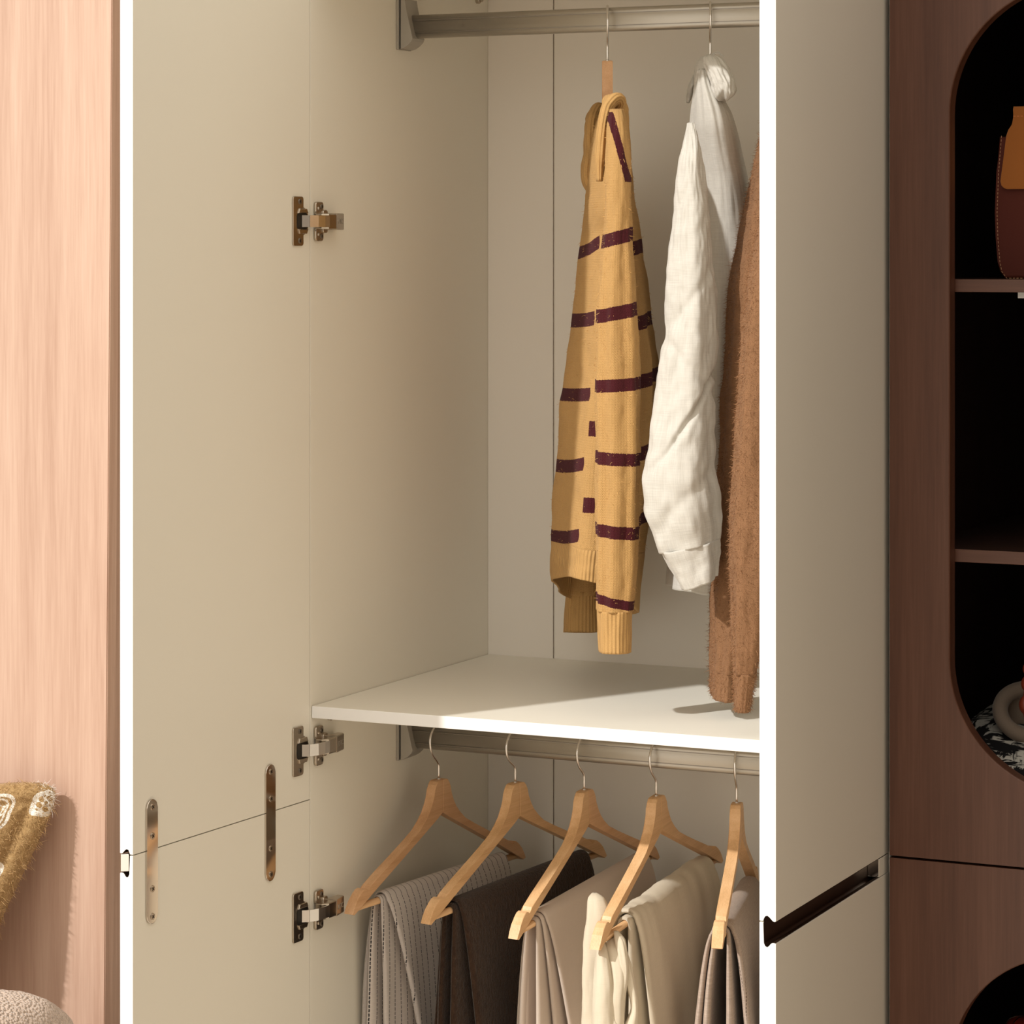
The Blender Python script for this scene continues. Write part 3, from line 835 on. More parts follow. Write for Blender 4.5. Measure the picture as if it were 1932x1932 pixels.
trousers(1, 'crinkle_brown', 'dark brown crinkled cloth trousers', [
    dict(s0=-.160, s1=.150, r=.0070, len=.36, spL=.020, spR=-.003, th=(.004, .014), seed=1.3, wr=.003, lam=.12),
    dict(s0=-.152, s1=.162, r=.0125, len=.38, spL=.024, spR=.028, th=(.005, .014), slR=.03, bk=.02, seed=.7, wr=.003, lam=.14)])
trousers(2, 'twill_beige', 'smooth pinkish beige pleated trousers', [
    dict(s0=-.160, s1=.168, r=.0060, len=.36, spL=.020, spR=.002, th=(.003, .012), seed=.1, wr=.001, lam=.2),
    dict(s0=-.152, s1=.165, r=.0098, len=.36, spL=.010, spR=.014, th=(.003, .009), slR=.05, seed=1.9, wr=.001, lam=.2),
    dict(s0=-.146, s1=.170, r=.0135, len=.38, spL=.030, spR=.030, th=(.003, .010), slR=.085, bk=.03, seed=2.9, wr=.002, lam=.2)])
t4 = trousers(3, 'cream_cotton', 'thick cream cotton trousers bunched on their hanger', [
    dict(s0=-.120, s1=.150, r=.0075, len=.36, spL=.020, spR=.004, th=(.005, .014), seed=.1, wr=.003, lam=.1),
    dict(s0=-.112, s1=.157, r=.0150, len=.38, spL=.026, spR=.032, th=(.007, .012), slR=.035, bk=.03, seed=4.9, wr=.0045, lam=.10, top=.0024)])
trousers(4, 'taupe_wool', 'taupe brown woollen trousers with stitched edge seams', [
    dict(s0=-.155, s1=.158, r=.0070, len=.36, spL=.026, spR=.002, th=(.004, .016), seed=.1, wr=.002, lam=.15),
    dict(s0=-.150, s1=.162, r=.0130, len=.38, spL=.036, spR=.030, th=(.005, .014), slR=.03, bk=.02, seed=1.1, wr=.002, lam=.15)])
trousers(5, 'pale_linen', 'pale beige linen trousers half hidden by the white door edge', [
    dict(s0=-.150, s1=.150, r=.0095, len=.36, spL=.040, spR=.03, th=(.004, .016), seed=.6, wr=.003, lam=.1)])
# bunched waist folds of the cream trousers
def fold(name, rows, mat, parent, seed, **kw):
    return loft(name, rows, mat, parent, 40, 4, .9, kw.pop('wr', (.0012, 30, 9)), thick=0, seed=seed, cap=True, **kw)
fold('waist_fold', [(1685, 1117, 1127, 3.80, .004), (1694, 1110, 1140, 3.795, .008), (1720, 1107, 1150, 3.79, .010), (1780, 1101, 1150, 3.785, .012), (1860, 1098, 1140, 3.78, .012), (1945, 1098, 1134, 3.775, .012)], 'cream_cotton', t4, .4, wr=(.0014, 40, 7))
fold('waist_fold', [(1775, 1128, 1140, 3.750, .008), (1800, 1124, 1148, 3.740, .014), (1860, 1119, 1158, 3.730, .018), (1945, 1116, 1160, 3.725, .02)], 'cream_cotton', t4, 1.4)
fold('waist_fold', [(1768, 1140, 1168, 3.765, .008), (1790, 1142, 1176, 3.750, .014), (1840, 1146, 1184, 3.740, .018), (1890, 1142, 1180, 3.735, .02), (1945, 1146, 1178, 3.735, .02)], 'cream_cotton', t4, 2.4)
fold('waist_fold', [(1757, 1158, 1166, 3.755, .004), (1775, 1160, 1180, 3.745, .008), (1830, 1168, 1186, 3.735, .010), (1880, 1164, 1180, 3.730, .010), (1912, 1140, 1162, 3.725, .010), (1945, 1143, 1180, 3.720, .010)], 'cream_cotton', t4, 3.4)
fold('waist_fold', [(1760, 1160, 1168, 3.760, .004), (1790, 1166, 1182, 3.750, .006), (1850, 1178, 1198, 3.740, .008), (1900, 1190, 1204, 3.735, .009), (1945, 1170, 1202, 3.730, .012)], 'cream_cotton', t4, 5.4)

# ================================================================== YELLOW CARDIGAN ON THE UPPER RAIL
UPH = 'hangers on the upper rail'
def upper_hanger(px, phi, tilt, label, mat='beech_pink'):
    p = at_Y(px, 118, RODY)
    return hanger(p.x, RODY, .2560, phi, tilt, .328, label, UPH, mat, mat, False, .20)
upper_hanger(1146, -24.0, 0, 'wooden hanger on the upper rail inside the striped mustard cardigan')
pc = at_Y(1146, 118, RODY)
sw = thing('cardigan', 'mustard yellow knit cardigan with thin maroon stripes on the upper rail', 'cardigan', (pc.x, RODY, zr(.2)))
def band(y, yc, half): return half - abs(y - yc)
SL = [(456, 441, 13), (597, 582, 13), (728, 722, 12), (862, 866, 12), (997, 1005, 12), (1126, 1142, 9)]
def sleeve_pat(px, py, c, s, t):
    k = (c + 1) / 2
    v = max(band(py, a + (b_ - a) * k, h) for a, b_, h in SL)
    if 210 < py < 345: v = max(v, 7 - abs(px - (1150 + (py - 215) * .27)) * 1.0)
    return v
BL = [(478, 452, 12), (604, 594, 13), (742, 733, 12), (876, 858, 12), (1008, 988, 12)]
BR = [(470, 13), (606, 13), (712, 13), (845, 13), (978, 12), (1078, 11)]
def body_pat(px, py, c, s, t):
    if c < .25:
        k = max(0.0, min(1.0, (c + 1) / .62))
        v = max(band(py, a + (b_ - a) * k, h) for a, b_, h in BL)
        if c > -.50 + .0: 
            v = -20
            v = max(v, max(min(band(py, yy, 14), 90 * (.13 - abs(c + .36))) for yy in (797, 936, 1064)))
        return v
    return max(band(py, y - 14 * (c - .5), h) for y, h in BR)
body = loft('body', [(212, 1130, 1180, 3.90, .020), (240, 1122, 1184, 3.90, .060), (290, 1113, 1188, 3.92, .105), (340, 1108, 1192, 3.94, .130), (400, 1103, 1201, 3.95, .145), (450, 1098, 1209, 3.97, .15), (600, 1082, 1227, 3.97, .15), (700, 1070, 1241, 3.97, .15), (780, 1063, 1240, 3.97, .15), (850, 1056, 1236, 3.97, .15), (950, 1050, 1224, 3.97, .15), (1030, 1046, 1212, 3.97, .15)],
            'mustard_knit', sw, 120, 3.0, 1.0, (.003, 22, 9), pleat=[(.005, 6, .6, .15, .6)], zfun=lambda c, s, t: (10 * c + 10 * s) * t, attr=body_pat, seed=3.1)
loft('hem', [(1029, 1046, 1212, 3.97, .15), (1060, 1044, 1208, 3.97, .152), (1125, 1042, 1203, 3.97, .155)],
     'mustard_rib', sw, 120, 4.0, 1.0, (.003, 22, 9), pleat=[(.005, 6, .6, -1, 0)], zfun=lambda c, s, t: (10 * c + 10 * s) + t * (18 * c + 38 * s), seed=3.1)
slv = loft('sleeve', [(206, 1152, 1176, 3.73, .012), (225, 1147, 1181, 3.725, .020), (260, 1144, 1185, 3.72, .026), (310, 1142, 1189, 3.715, .030), (370, 1142, 1190, 3.71, .032), (430, 1140, 1191, 3.71, .034), (520, 1131, 1196, 3.71, .036), (600, 1127, 1200, 3.71, .036), (700, 1125, 1205, 3.71, .036), (860, 1125, 1205, 3.71, .035), (1000, 1125, 1202, 3.71, .034), (1100, 1126, 1198, 3.71, .032), (1152, 1127, 1194, 3.71, .030)],
           'mustard_knit', sw, 96, 3.0, .85, (.0018, 25, 9), pleat=[(.0022, 7, 1.1, .1, .4)], attr=sleeve_pat, seed=8.1)
loft('cuff', [(1150, 1127, 1194, 3.71, .030), (1190, 1128, 1192, 3.71, .028), (1229, 1129, 1191, 3.71, .028)], 'mustard_rib', sw, 96, 4.0, .85, (.0015, 25, 9), seed=8.1)
fsl = loft('sleeve', [(330, 1110, 1150, 4.10, .03), (700, 1085, 1150, 4.12, .035), (1000, 1072, 1132, 4.13, .035), (1120, 1068, 1130, 4.13, .032)], 'mustard_knit', sw, 64, 6.0, .85, (.002, 25, 9), attr=lambda px, py, c, s, t: -20, seed=5.1)
loft('cuff', [(1118, 1068, 1130, 4.13, .032), (1160, 1065, 1131, 4.13, .031), (1193, 1063, 1132, 4.13, .031)], 'mustard_rib', sw, 64, 4.0, .85, (.0015, 25, 9), zfun=lambda c, s, t: 6 * s, seed=5.1)
def strap(name, pts, mat, parent, wid, th, seed=0, jit=.0006):
    """a soft flattened band swept along photo points (px, py, depth); wid across the view, th along it (per point)"""
    P = []
    m_ = len(pts); NS = (m_ - 1) * 8 + 1
    keys = [(i, *p, wid[i], th[i]) for i, p in enumerate(pts)]
    rings = []
    cs = [spline(keys, i * (m_ - 1) / (NS - 1)) for i in range(NS)]
    cen = [at_d(*c[:3]) for c in cs]
    for i in range(NS):
        t = (cen[min(i + 1, NS - 1)] - cen[max(i - 1, 0)]).normalized()
        a = FW.cross(t).normalized(); b_ = t.cross(a).normalized(); ring = []
        for k in range(24):
            an = 2 * math.pi * k / 24
            o_ = a * spow(math.cos(an), .8) * cs[i][3] + b_ * spow(math.sin(an), .8) * cs[i][4]
            ring.append(cen[i] + o_ * (1 + .12 * noise.noise(cen[i] * 60 + o_ * 50 + Vector((seed, 0, 0)))))
        rings.append(ring)
    return grid_mesh(name, rings, mat, parent, True, cap=True)
# shawl collar: near flap rolls over the shoulder, far flap hangs behind the hanger
strap('collar', [(1131, 342, 3.76), (1132, 300, 3.76), (1136, 250, 3.76), (1144, 208, 3.77), (1158, 190, 3.78), (1172, 203, 3.79), (1179, 245, 3.80), (1184, 300, 3.81)], 'mustard_rib', sw, [.0045, .0075, .0075, .0080, .0085, .0080, .0060, .0050], [.02, .024, .024, .022, .022, .022, .02, .015], 1)
strap('collar', [(1127, 412, 3.95), (1120, 370, 3.95), (1108, 330, 3.95), (1113, 285, 3.97), (1114, 245, 3.98), (1121, 214, 4.0), (1134, 205, 4.02)], 'mustard_rib', sw, [.002, .006, .0095, .0090, .0085, .0075, .005], [.012, .02, .024, .024, .024, .02, .012], 2)
fuzz(sw, slv, 1500, .0042, 'mustard_fibre', .0003, seed=3)
fuzz(sw, body, 2400, .0042, 'mustard_fibre', .0003, seed=4)

# ================================================================== LINEN SHIRT
ps = at_Y(1340, 105, RODY)
upper_hanger(1340, -22.0, 0, 'wooden hanger on the upper rail inside the pale linen shirt')
st_ = thing('linen_shirt', 'pale crumpled linen shirt hanging on the upper rail', 'shirt', (ps.x, RODY, zr(.2)))
loft('body', [(130, 1320, 1334, 3.80, .008), (134, 1316, 1340, 3.80, .014), (145, 1313, 1345, 3.81, .022), (160, 1310, 1350, 3.82, .034), (185, 1306, 1362, 3.84, .06), (215, 1302, 1378, 3.86, .085), (250, 1300, 1388, 3.88, .105), (300, 1302, 1398, 3.90, .115), (345, 1305, 1409, 3.91, .12), (450, 1300, 1426, 3.92, .125), (600, 1296, 1440, 3.92, .125), (800, 1288, 1446, 3.92, .125), (1000, 1272, 1448, 3.92, .125), (1112, 1262, 1448, 3.92, .13)],
     'linen', st_, 120, 4.0, 1.0, (.0028, 9, 14), pleat=[(.004, 9, .4, .2, .6)], zfun=lambda c, s, t: (8 * s + 6 * c) * max(0, t - .8) * 5, seed=12.2)
def shirt_crease(p, c, s, t, y):
    # a diagonal fold across the elbow and creases above the cuff
    g = math.exp(-((y - (800 - 95 * c)) / 11) ** 2) * .007 * min(1, max(0, (c + 1.0) * 1.5))
    g2 = math.exp(-((y - (940 - 60 * c)) / 16) ** 2) * .003 + math.exp(-((y - (560 - 60 * c)) / 14) ** 2) * .0025 + math.exp(-((y - (690 + 50 * c)) / 14) ** 2) * .003
    g2 += .0016 * noise.noise(Vector((c * 2.2 + y * .006, s * 2.0, y * .035)))
    return p - (RT * c + FW * s) * (g + g2)
loft('sleeve', [(232, 1296, 1310, 3.73, .012), (262, 1289, 1317, 3.715, .022), (300, 1283, 1324, 3.705, .028), (400, 1272, 1337, 3.70, .034), (500, 1263, 1345, 3.695, .036), (600, 1257, 1350, 3.69, .038), (700, 1243, 1350, 3.685, .040), (770, 1236, 1346, 3.68, .040), (850, 1225, 1347, 3.675, .042), (905, 1216, 1352, 3.67, .042), (950, 1216, 1357, 3.67, .042), (1000, 1231, 1360, 3.67, .040), (1030, 1245, 1359, 3.67, .038)],
     'linen', st_, 130, 3.0, .95, (.0030, 26, 9), pleat=[(.0025, 4, .9, .1, .4)], zfun=lambda c, s, t: (-14 * c) * max(0, t - .85) / .15, mod=shirt_crease, seed=21.7)
loft('cuff', [(1028, 1246, 1357, 3.67, .038), (1060, 1264, 1356, 3.67, .036), (1100, 1288, 1352, 3.67, .035)], 'linen', st_, 96, 3.5, .9, (.002, 60, 11), pleat=[(.002, 5, .9, -1, 0)], zfun=lambda c, s, t: -14 * c, seed=21.7)
loft('collar', [(103, 1336, 1344, 3.86, .006), (108, 1324, 1357, 3.86, .020), (120, 1315, 1368, 3.86, .034), (138, 1311, 1378, 3.86, .042), (158, 1310, 1386, 3.86, .046), (174, 1314, 1388, 3.86, .046), (184, 1334, 1383, 3.855, .040), (189, 1348, 1374, 3.85, .03)], 'linen', st_, 96, 2.0, .9, (.0022, 60, 14), zfun=lambda c, s, t: 5 * t * math.sin(3 * c + 1), seed=31.0, cap=True)
loft('collar_flap', [(104, 1334, 1348, 3.79, .006), (109, 1328, 1360, 3.79, .014), (120, 1328, 1370, 3.788, .020), (136, 1334, 1379, 3.785, .024), (156, 1341, 1386, 3.782, .026), (173, 1346, 1388, 3.78, .026), (182, 1350, 1384, 3.78, .020), (188, 1358, 1375, 3.78, .010)], 'linen', st_, 96, 2.0, .95, (.0026, 90, 16), zfun=lambda c, s, t: 4 * t * math.sin(4 * c), seed=35.0, cap=True)
strap('collar_stand', [(1309, 150, 3.90), (1304, 165, 3.91), (1301, 180, 3.92), (1298, 194, 3.92)], 'linen', st_, [.003, .004, .004, .002], [.012, .014, .014, .01], 4)
bm = bmesh.new()
for off in (0, 6):
    tube(bm, [at_d(1340 + k * 3.4 + off * .3, 106 - (9 - off * .5) * math.sin(math.pi * min(1, k / 7.0) * .8) + max(0, k - 3) * 1.1, 3.81) for k in range(8)], .0007, 6)
obj('hanging_loop', bm, 'linen', st_)
# stitched seams
def seam(name, pts, mat, parent, r=.0006):
    bm = bmesh.new(); tube(bm, [at_d(*p) for p in pts], r, 6); return obj(name, bm, mat, parent)

# ================================================================== CAMEL SWEATER and a PINK garment behind the door
p_ = at_Y(1452, 100, RODY)
hanger(p_.x, RODY, .2560, -20, 0, .328, 'wooden hanger on the upper rail inside the camel sweater', UPH, 'beech', 'beech', False, .55)
bs = thing('camel_sweater', 'fuzzy camel brown knit sweater beside the white door edge', 'sweater', (p_.x, RODY, zr(.2)))
bo = loft('body', [(215, 1442, 1462, 3.76, .03), (270, 1432, 1475, 3.75, .07), (330, 1419, 1485, 3.75, .08), (400, 1404, 1490, 3.75, .085), (470, 1391, 1492, 3.75, .075), (540, 1378, 1494, 3.75, .075), (700, 1368, 1494, 3.75, .075), (900, 1355, 1490, 3.75, .075), (1100, 1345, 1470, 3.75, .072), (1180, 1342, 1425, 3.75, .065), (1262, 1341, 1396, 3.75, .058)],
          'camel_knit', bs, 110, 4.0, .9, (.003, 20, 8), pleat=[(.0025, 7, .3, .15, .5)], seed=41.0)
bhm = loft('hem', [(1260, 1341, 1396, 3.75, .058), (1290, 1340, 1394, 3.75, .057), (1313, 1342, 1392, 3.75, .056)], 'camel_rib', bs, 110, 4.0, .9, (.003, 20, 8), pleat=[(.0025, 7, .3, -1, 0)], seed=41.0)
bsl = loft('sleeve', [(300, 1446, 1478, 3.61, .015), (400, 1434, 1480, 3.60, .030), (480, 1420, 1480, 3.595, .034), (560, 1408, 1478, 3.59, .036), (650, 1400, 1476, 3.59, .036), (750, 1392, 1472, 3.59, .036), (850, 1385, 1468, 3.59, .036), (950, 1380, 1462, 3.59, .036), (1050, 1378, 1455, 3.59, .036), (1150, 1380, 1446, 3.59, .034), (1220, 1382, 1437, 3.59, .030), (1270, 1384, 1426, 3.59, .026)],
           'camel_knit', bs, 96, 4.0, .9, (.0022, 22, 8), pleat=[(.0016, 5, .5, .2, .6)], seed=46.0)
bcf = loft('cuff', [(1268, 1384, 1427, 3.59, .026), (1310, 1385, 1420, 3.59, .023), (1341, 1386, 1415, 3.59, .021)], 'camel_rib', bs, 80, 4.0, .9, (.0014, 25, 8), seed=46.0)
fuzz(bs, bhm, 1500, .005, 'camel_fibre', .00026, seed=13)
fuzz(bs, bcf, 1200, .005, 'camel_fibre', .00026, seed=14)
fuzz(bs, bo, 16000, .0055, 'camel_fibre', .00028, seed=11)
fuzz(bs, bsl, 13000, .0055, 'camel_fibre', .00028, seed=12)

# ================================================================== HANDBAG, THROW, BOWL, ORNAMENT in the right cabinet
bY = .10
q0 = at_Y(1885, 523, bY); sc_ = (q0 - CAM).dot(FW) / F
bag = thing('handbag', 'oxblood leather handbag with tan suede flap on a cabinet shelf', 'handbag', (q0.x + .1, bY + .03, sh1))
def bx(px): return at_Y(px, 400, bY).x
def bz(py): return at_Y(1900, py, bY).z
xl, xw = bx(1877), .205
z_b, z_t = sh1 + .0005, bz(258)
def bag_outline(inset=0.0):
    P = []
    keysL = [(z_b, .012), (z_b + .008, .006), (z_b + .02, .0035), (z_b + .05, .001), (z_b + .08, 0), (z_b + .13, .002), (z_t, .0055)]
    left = [(xl + d + inset, z) for z, d in keysL]; right = [(xl + xw - d - inset, z) for z, d in reversed(keysL)]
    return left + right
bm = bmesh.new(); prism(bm, bag_outline(), lambda x, z: (x, bY, z), lambda x, z: (x, bY + .06, z), .003)
obj('bag_body', bm, 'oxblood_leather', bag)
bm = bmesh.new(); prism(bm, bag_outline(-.0012), lambda x, z: (x, bY + .008, z + .0006), lambda x, z: (x, bY + .014, z + .0006), .001)
obj('bag_gusset', bm, 'oxblood_leather', bag)
fx = lambda px: at_Y(px, 300, bY - .006).x
fl = [(fx(1912), 201), (fx(1911), 206), (fx(1912), 220), (fx(1911.5), 230), (fx(1909), 235), (fx(1902), 245), (fx(1898), 257), (fx(1893), 300), (fx(1887), 342), (fx(1889), 350), (fx(1894), 355), (fx(1900), 357)]
xm = xl + xw / 2
flp = [(x, at_Y(1900, y, bY - .006).z) for x, y in fl]
flp = flp + [(2 * xm - x, z) for x, z in reversed(flp)]
bm = bmesh.new(); prism(bm, flp, lambda x, z: (x, bY - .0062, z), lambda x, z: (x, bY - .0022, z), .0008)
obj('flap', bm, 'tan_suede', bag)
tb = [(x, z) for x, z in flp if z > bz(262)]
bm = bmesh.new()
box(bm, (fx(1904), bY - .0025, bz(262)), (2 * xm - fx(1904), bY + .03, bz(243)), .003)
obj('bag_top', bm, 'tan_suede', bag)
bm = bmesh.new()
ol = bag_outline(.0028)
def along(pl, step):
    out = []; carry = 0
    for a, b_ in zip(pl, pl[1:]):
        A, B = Vector(a), Vector(b_); d = (B - A).length; t = carry
        while t < d: out.append((A + (B - A) * (t / d), (B - A).normalized())); t += step
        carry = t - d
    return out
for (p2, d2) in along([ol[6], ol[5], ol[4], ol[3], ol[2], ol[1], ol[0], ol[13]], .0046):
    c = Vector((p2.x, bY - .0002, p2.y)); t3 = Vector((d2.x, 0, d2.y)); n3 = Vector((-d2.y, 0, d2.x))
    vs_ = [bm.verts.new(c + t3 * a * .0014 + n3 * b_ * .0004 + Vector((0, -.0006 if abs(a) < 1 else 0, 0))) for a, b_ in ((-1, -1), (1, -1), (1, 1), (-1, 1))]
    bm.faces.new(vs_)
o = obj('stitching', bm, 'thread_tan', bag); o['kind'] = 'stuff'
bm = bmesh.new()
for k in range(30):
    x = fx(1914) + k * .0046; z = bz(220)
    if x > 2 * xm - fx(1914): break
    vs_ = [bm.verts.new((x + a * .0015, bY - .0066, z + b_ * .0005)) for a, b_ in ((-1, -1), (1, -1), (1, 1), (-1, 1))]; bm.faces.new(vs_)
o = obj('stitching', bm, 'thread_orange', bag); o['kind'] = 'stuff'

# black and white throw lying on the niche deck
thx0 = at_Z(1818, 1338, zr(-.628)).x
th_ = thing('throw_blanket', 'black and white patterned throw folded in the rounded niche', 'blanket', (1.03, .2, deck))
rings = []
nx_, ny_ = 60, 60
zt_ = -.626
def throw_pt(i, j):
    u, v = i / (nx_ - 1), j / (ny_ - 1)
    y = .012 + .42 * v; xe = .828 + .055 * v + .012 * math.sin(v * 9)
    x = xe + (1.225 - xe) * u
    z = zr(zt_ - .010 + .058 * (1 - math.exp(-v * 7))) + .004 * noise.noise(Vector((x * 14, y * 14, 0))) + .003 * noise.noise(Vector((x * 45, y * 45, 3)))
    ed = min(u * (1.225 - xe), .42 * v, .42 * (1 - v), (1 - u) * .3)
    z -= (1 - min(1, ed / .012)) ** 2 * .012
    return Vector((x, y, z))
top = [[throw_pt(i, j) for i in range(nx_)] for j in range(ny_)]
V = [p for r_ in top for p in r_]; nV = len(V)
Fc = [(j * nx_ + i, j * nx_ + i + 1, (j + 1) * nx_ + i + 1, (j + 1) * nx_ + i) for j in range(ny_ - 1) for i in range(nx_ - 1)]
bd = [i for i in range(nx_)] + [j * nx_ + nx_ - 1 for j in range(1, ny_)] + [(ny_ - 1) * nx_ + i for i in range(nx_ - 2, -1, -1)] + [j * nx_ for j in range(ny_ - 2, 0, -1)]
V += [Vector((V[b_].x, V[b_].y, deck + .0006)) for b_ in bd]
for k in range(len(bd)): Fc.append((bd[k], nV + k, nV + (k + 1) % len(bd), bd[(k + 1) % len(bd)]))
Fc.append(tuple(range(nV, nV + len(bd))))
obj('folded_cloth', (V, Fc), 'black_white_cloth', th_, True)

# felt bowl with rolled rim, propped towards the room
bc = at_d(1946, 1345, 3.53)
bw = thing('felt_bowl', 'greyish beige felt bowl with a thick rolled rim on the throw', 'bowl', tuple(bc))
ax = (FW * -1 * math.cos(R(48)) + UP * math.sin(R(48))).normalized(); sx_ = RT; sy_ = ax.cross(sx_).normalized()
Rr, rr_ = .038, .0095
rings = []
for i in range(64):
    a = 2 * math.pi * i / 64; d = sx_ * math.cos(a) + sy_ * math.sin(a)
    rings.append([bc + d * (Rr + rr_ * math.cos(2 * math.pi * k / 20)) + ax * rr_ * math.sin(2 * math.pi * k / 20) for k in range(20)])
rings.append(rings[0])
grid_mesh('rim', rings, 'grey_felt', bw, True)
prof = [(Rr, 0), (Rr * .97, -.014), (Rr * .8, -.026), (Rr * .5, -.033), (.001, -.035), (.001, -.031), (Rr * .48, -.029), (Rr * .74, -.022), (Rr * .9, -.012), (Rr * .93, 0)]
rings = [[bc + (sx_ * math.cos(2 * math.pi * k / 40) + sy_ * math.sin(2 * math.pi * k / 40)) * r_ + ax * h for k in range(40)] for r_, h in prof]
grid_mesh('bowl_body', rings, 'grey_felt', bw, True)
ch = thing('charm', 'orange red trinket resting in the felt bowl', 'trinket', tuple(bc + ax * .0))
cc = at_d(1936, 1305, 3.575)
bm = bmesh.new()
pth = [at_d(1931, 1262, 3.505), at_d(1930, 1290, 3.505), at_d(1934, 1310, 3.50), at_d(1928, 1330, 3.50), at_d(1934, 1348, 3.50)]
for k, (p0, r_) in enumerate(zip(pth, (.005, .0062, .006, .0075, .006))):
    bmesh.ops.create_uvsphere(bm, u_segments=14, v_segments=10, radius=r_, matrix=Matrix.Translation(p0 + RT * .004) @ Matrix.Diagonal((1, 1, 1.5, 1)))
obj('bead_string', bm, 'red_enamel', ch, True)

# glossy red ornament in the lower niche
og = at_d(1932, 1950, 3.62)
orn = thing('glass_jar', 'dark red glossy glass jar in the lower rounded niche', 'jar', (og.x, og.y, og.z))
prof = [(.001, .030), (.010, .0295), (.018, .026), (.0225, .020), (.0245, .008), (.025, -.01), (.025, -.07), (.022, -.078), (.001, -.08)]
bm = bmesh.new()
rs = [[bm.verts.new(og + Vector((math.cos(2 * math.pi * k / 32) * r_, math.sin(2 * math.pi * k / 32) * r_, h - .008))) for k in range(32)] for r_, h in prof]
for A, B in zip(rs, rs[1:]):
    for k in range(32): bm.faces.new((A[k], A[(k + 1) % 32], B[(k + 1) % 32], B[k]))
obj('jar_body', bm, 'red_glass', orn, True)
bm = bmesh.new()
for a0 in (0, 45, 90, 135):
    pts = []
    for r_, h in prof[:7]: pts.append(og + Vector((math.cos(R(a0 + 200)) * (r_ + .0004), math.sin(R(a0 + 200)) * (r_ + .0004), h - .008)))
    tube(bm, pts, .0007, 6)
obj('rib', bm, 'bright_steel', orn)
shj = og.z - .0885
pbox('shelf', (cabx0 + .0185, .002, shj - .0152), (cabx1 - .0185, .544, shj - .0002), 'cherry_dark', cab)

# ================================================================== FUR CUSHION AND BOUCLE ARMCHAIR ON THE LEFT
m, nt, b = nodes_of('fur_tan', (.40, .235, .085), .95, spec=.1, sheen=.3)
at = nt.nodes.new('ShaderNodeAttribute'); at.attribute_name = 'pattern'
v = coord(nt, 'Object')
jag = mth(nt, 'MULTIPLY', mth(nt, 'SUBTRACT', noise_n(nt, v, 500, 3, .8), .5), .0025)
f = mth(nt, 'GREATER_THAN', mth(nt, 'ADD', at.outputs['Fac'], jag), 0.0)
tn = ramp(nt, noise_n(nt, v, 160, 4, .7), [(.3, (.27, .165, .07)), (.55, (.40, .255, .115)), (.75, (.50, .34, .17))])
L(nt, mixc(nt, f, tn, (.80, .76, .68)), b.inputs['Base Color'])
bump(nt, b, noise_n(nt, v, 700, 3), .5, .002)
nodes_of('fur_fibre', (.45, .28, .12), .9, sheen=.2)
nodes_of('fur_fibre_white', (.80, .76, .70), .9, sheen=.2)
DC = 3.612
corner = at_d(134, 1466, DC)
cu = thing('fur_cushion', 'tan fur cushion with white embroidered loops leaning on the wooden cabinet', 'cushion', tuple(at_d(-120, 1760, DC)))
# cushion plane: x axis runs to the upper right corner, turned slightly
ex_ = (at_d(104, 1478, DC) - at_d(-150, 1486, DC + .01)).normalized()
ez_ = (at_d(104, 1478, DC) - at_d(-20, 1760, DC - .03)).normalized()
en_ = ex_.cross(ez_).normalized()
if en_.dot(FW) > 0: en_ = -en_
SZ = .43
def cpt(i, j, side, NS):
    u, v_ = i / (NS - 1), j / (NS - 1)
    s = (1 - (2 * u - 1) ** 2) * (1 - (2 * v_ - 1) ** 2)
    h = .07 * s ** .42
    pinch = .018 * math.sin(math.pi * u) , .018 * math.sin(math.pi * v_)
    uu = u + (.5 - u) * 2 * .02 * math.sin(math.pi * v_); vv = v_ + (.5 - v_) * 2 * .02 * math.sin(math.pi * u)
    seamd = min(u, 1 - u, v_, 1 - v_) * SZ
    h += -.008 * math.exp(-((seamd - .030) / .008) ** 2) * (1 if s > 0 else 0)
    h += .003 * noise.noise(Vector((u * 6, v_ * 6, side)))
    a_, b2 = 2 * uu - 1, 2 * vv - 1
    k_ = 1 - .045 * (abs(a_) ** 7) * (abs(b2) ** 7) * 1.6
    uu, vv = .5 + a_ * k_ / 2, .5 + b2 * k_ / 2
    h = max(h, .010 * (1 if s > 0 else 0)) if seamd > .002 else h
    return corner - ex_ * (SZ * (1 - uu)) - ez_ * (SZ * (1 - vv)) + en_ * (h * side * .8)
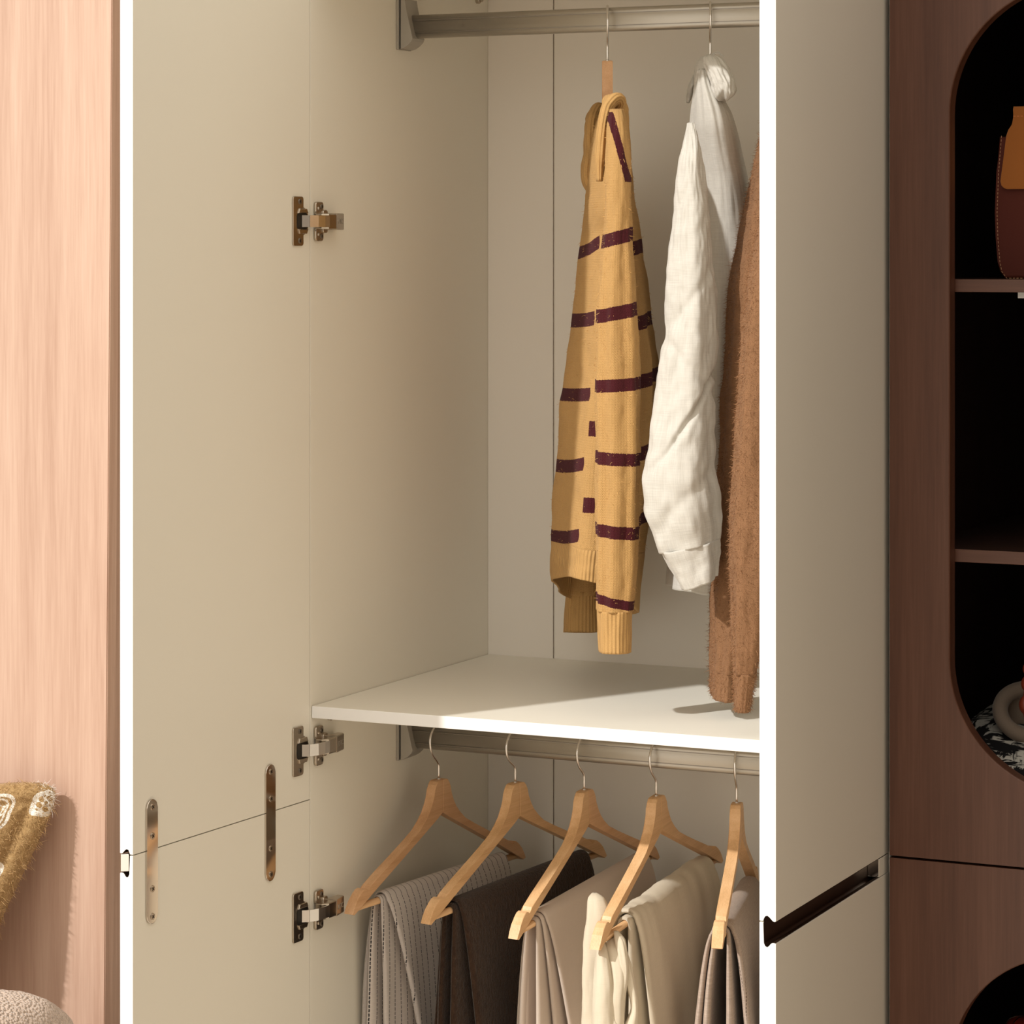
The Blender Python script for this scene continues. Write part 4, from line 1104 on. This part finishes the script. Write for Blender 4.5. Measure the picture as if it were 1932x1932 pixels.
def flower(x, y):                     # white embroidery: rings of petals, distance field in metres
    best = -1
    for (cx_, cy_, rad) in ((-.080, -.046, .031), (-.175, -.12, .04), (-.010, -.030, .019), (-.045, -.128, .020), (-.09, -.21, .03), (-.33, -.07, .045), (-.3, -.3, .05), (-.12, -.33, .045)):
        dx, dy = x - cx_, y - cy_; r_ = math.hypot(dx, dy); a = math.atan2(dy, dx)
        ro = rad * (1 + .05 * math.cos(5 * a + cx_ * 50))
        best = max(best, .0022 - abs(r_ - ro), .0013 - abs(r_ - ro * .80))
        if r_ < ro * .74: best = max(best, .0012 - abs(((dx * .6 + dy) / .0085) % 1 - .5) * .0085 * (.9 + .6 * math.sin(dx * 600)))
    return best
for side, nm, NS in ((1, 'front_cover', 240), (-1, 'back_cover', 60)):
    rings = [[cpt(i, j, side, NS) for i in range(NS)] for j in range(NS)]
    att = [flower(-(1 - i / (NS - 1)) * SZ, -(1 - j / (NS - 1)) * SZ) for j in range(NS) for i in range(NS)]
    cf = grid_mesh(nm, rings, 'fur_tan', cu, False, attr=att)
    if side == 1:
        fuzz(cu, cf, 26000, .009, 'fur_fibre', .0003, zlim=lambda c: c.x > -.55, seed=21)
        fuzz(cu, cf, 40000, .008, 'fur_fibre_white', .0003, zlim=lambda c: (c - corner).length < .045, seed=22)
# armchair
ar = at_d(-62, 1891, 3.36)
chx, chy = ar.x, ar.y
chair = thing('boucle_daybed', 'pinkish beige boucle daybed with a rounded arm below the fur cushion', 'daybed', (chx - .3, chy - .1, 0))
def softbox(name, c, half, r_, parent, mat='boucle'):
    n = 40; rings = []
    for i in range(25):
        ph = -math.pi / 2 + math.pi * i / 24
        ring = []
        for k in range(n):
            a = 2 * math.pi * k / n
            d = Vector((spow(math.cos(a), .8) * spow(math.cos(ph), .8), spow(math.sin(a), .7) * spow(math.cos(ph), .7), spow(math.sin(ph), .8)))
            p = Vector(c) + Vector((d.x * half[0], d.y * half[1], d.z * half[2]))
            ring.append(p + d * .0025 * noise.noise(p * 260))
        rings.append(ring)
    return grid_mesh(name, rings, mat, parent, True, cap=True)
aT = ar.z
softbox('arm', (chx, chy, aT - .11), (.095, .17, .11), .05, chair)
softbox('arm', (chx - .80, chy, aT - .11), (.095, .17, .11), .05, chair)
softbox('seat', (chx - .40, chy + .02, .360), (.34, .225, .075), .05, chair)
for sx2 in (-.70, -.08):
    for sy2 in (-.14, .14):
        bm = bmesh.new(); cyl(bm, (chx + sx2, chy + sy2, 0), (0, 0, 1), .018, .30, 16); obj('leg', bm, 'cherry_wood', chair)
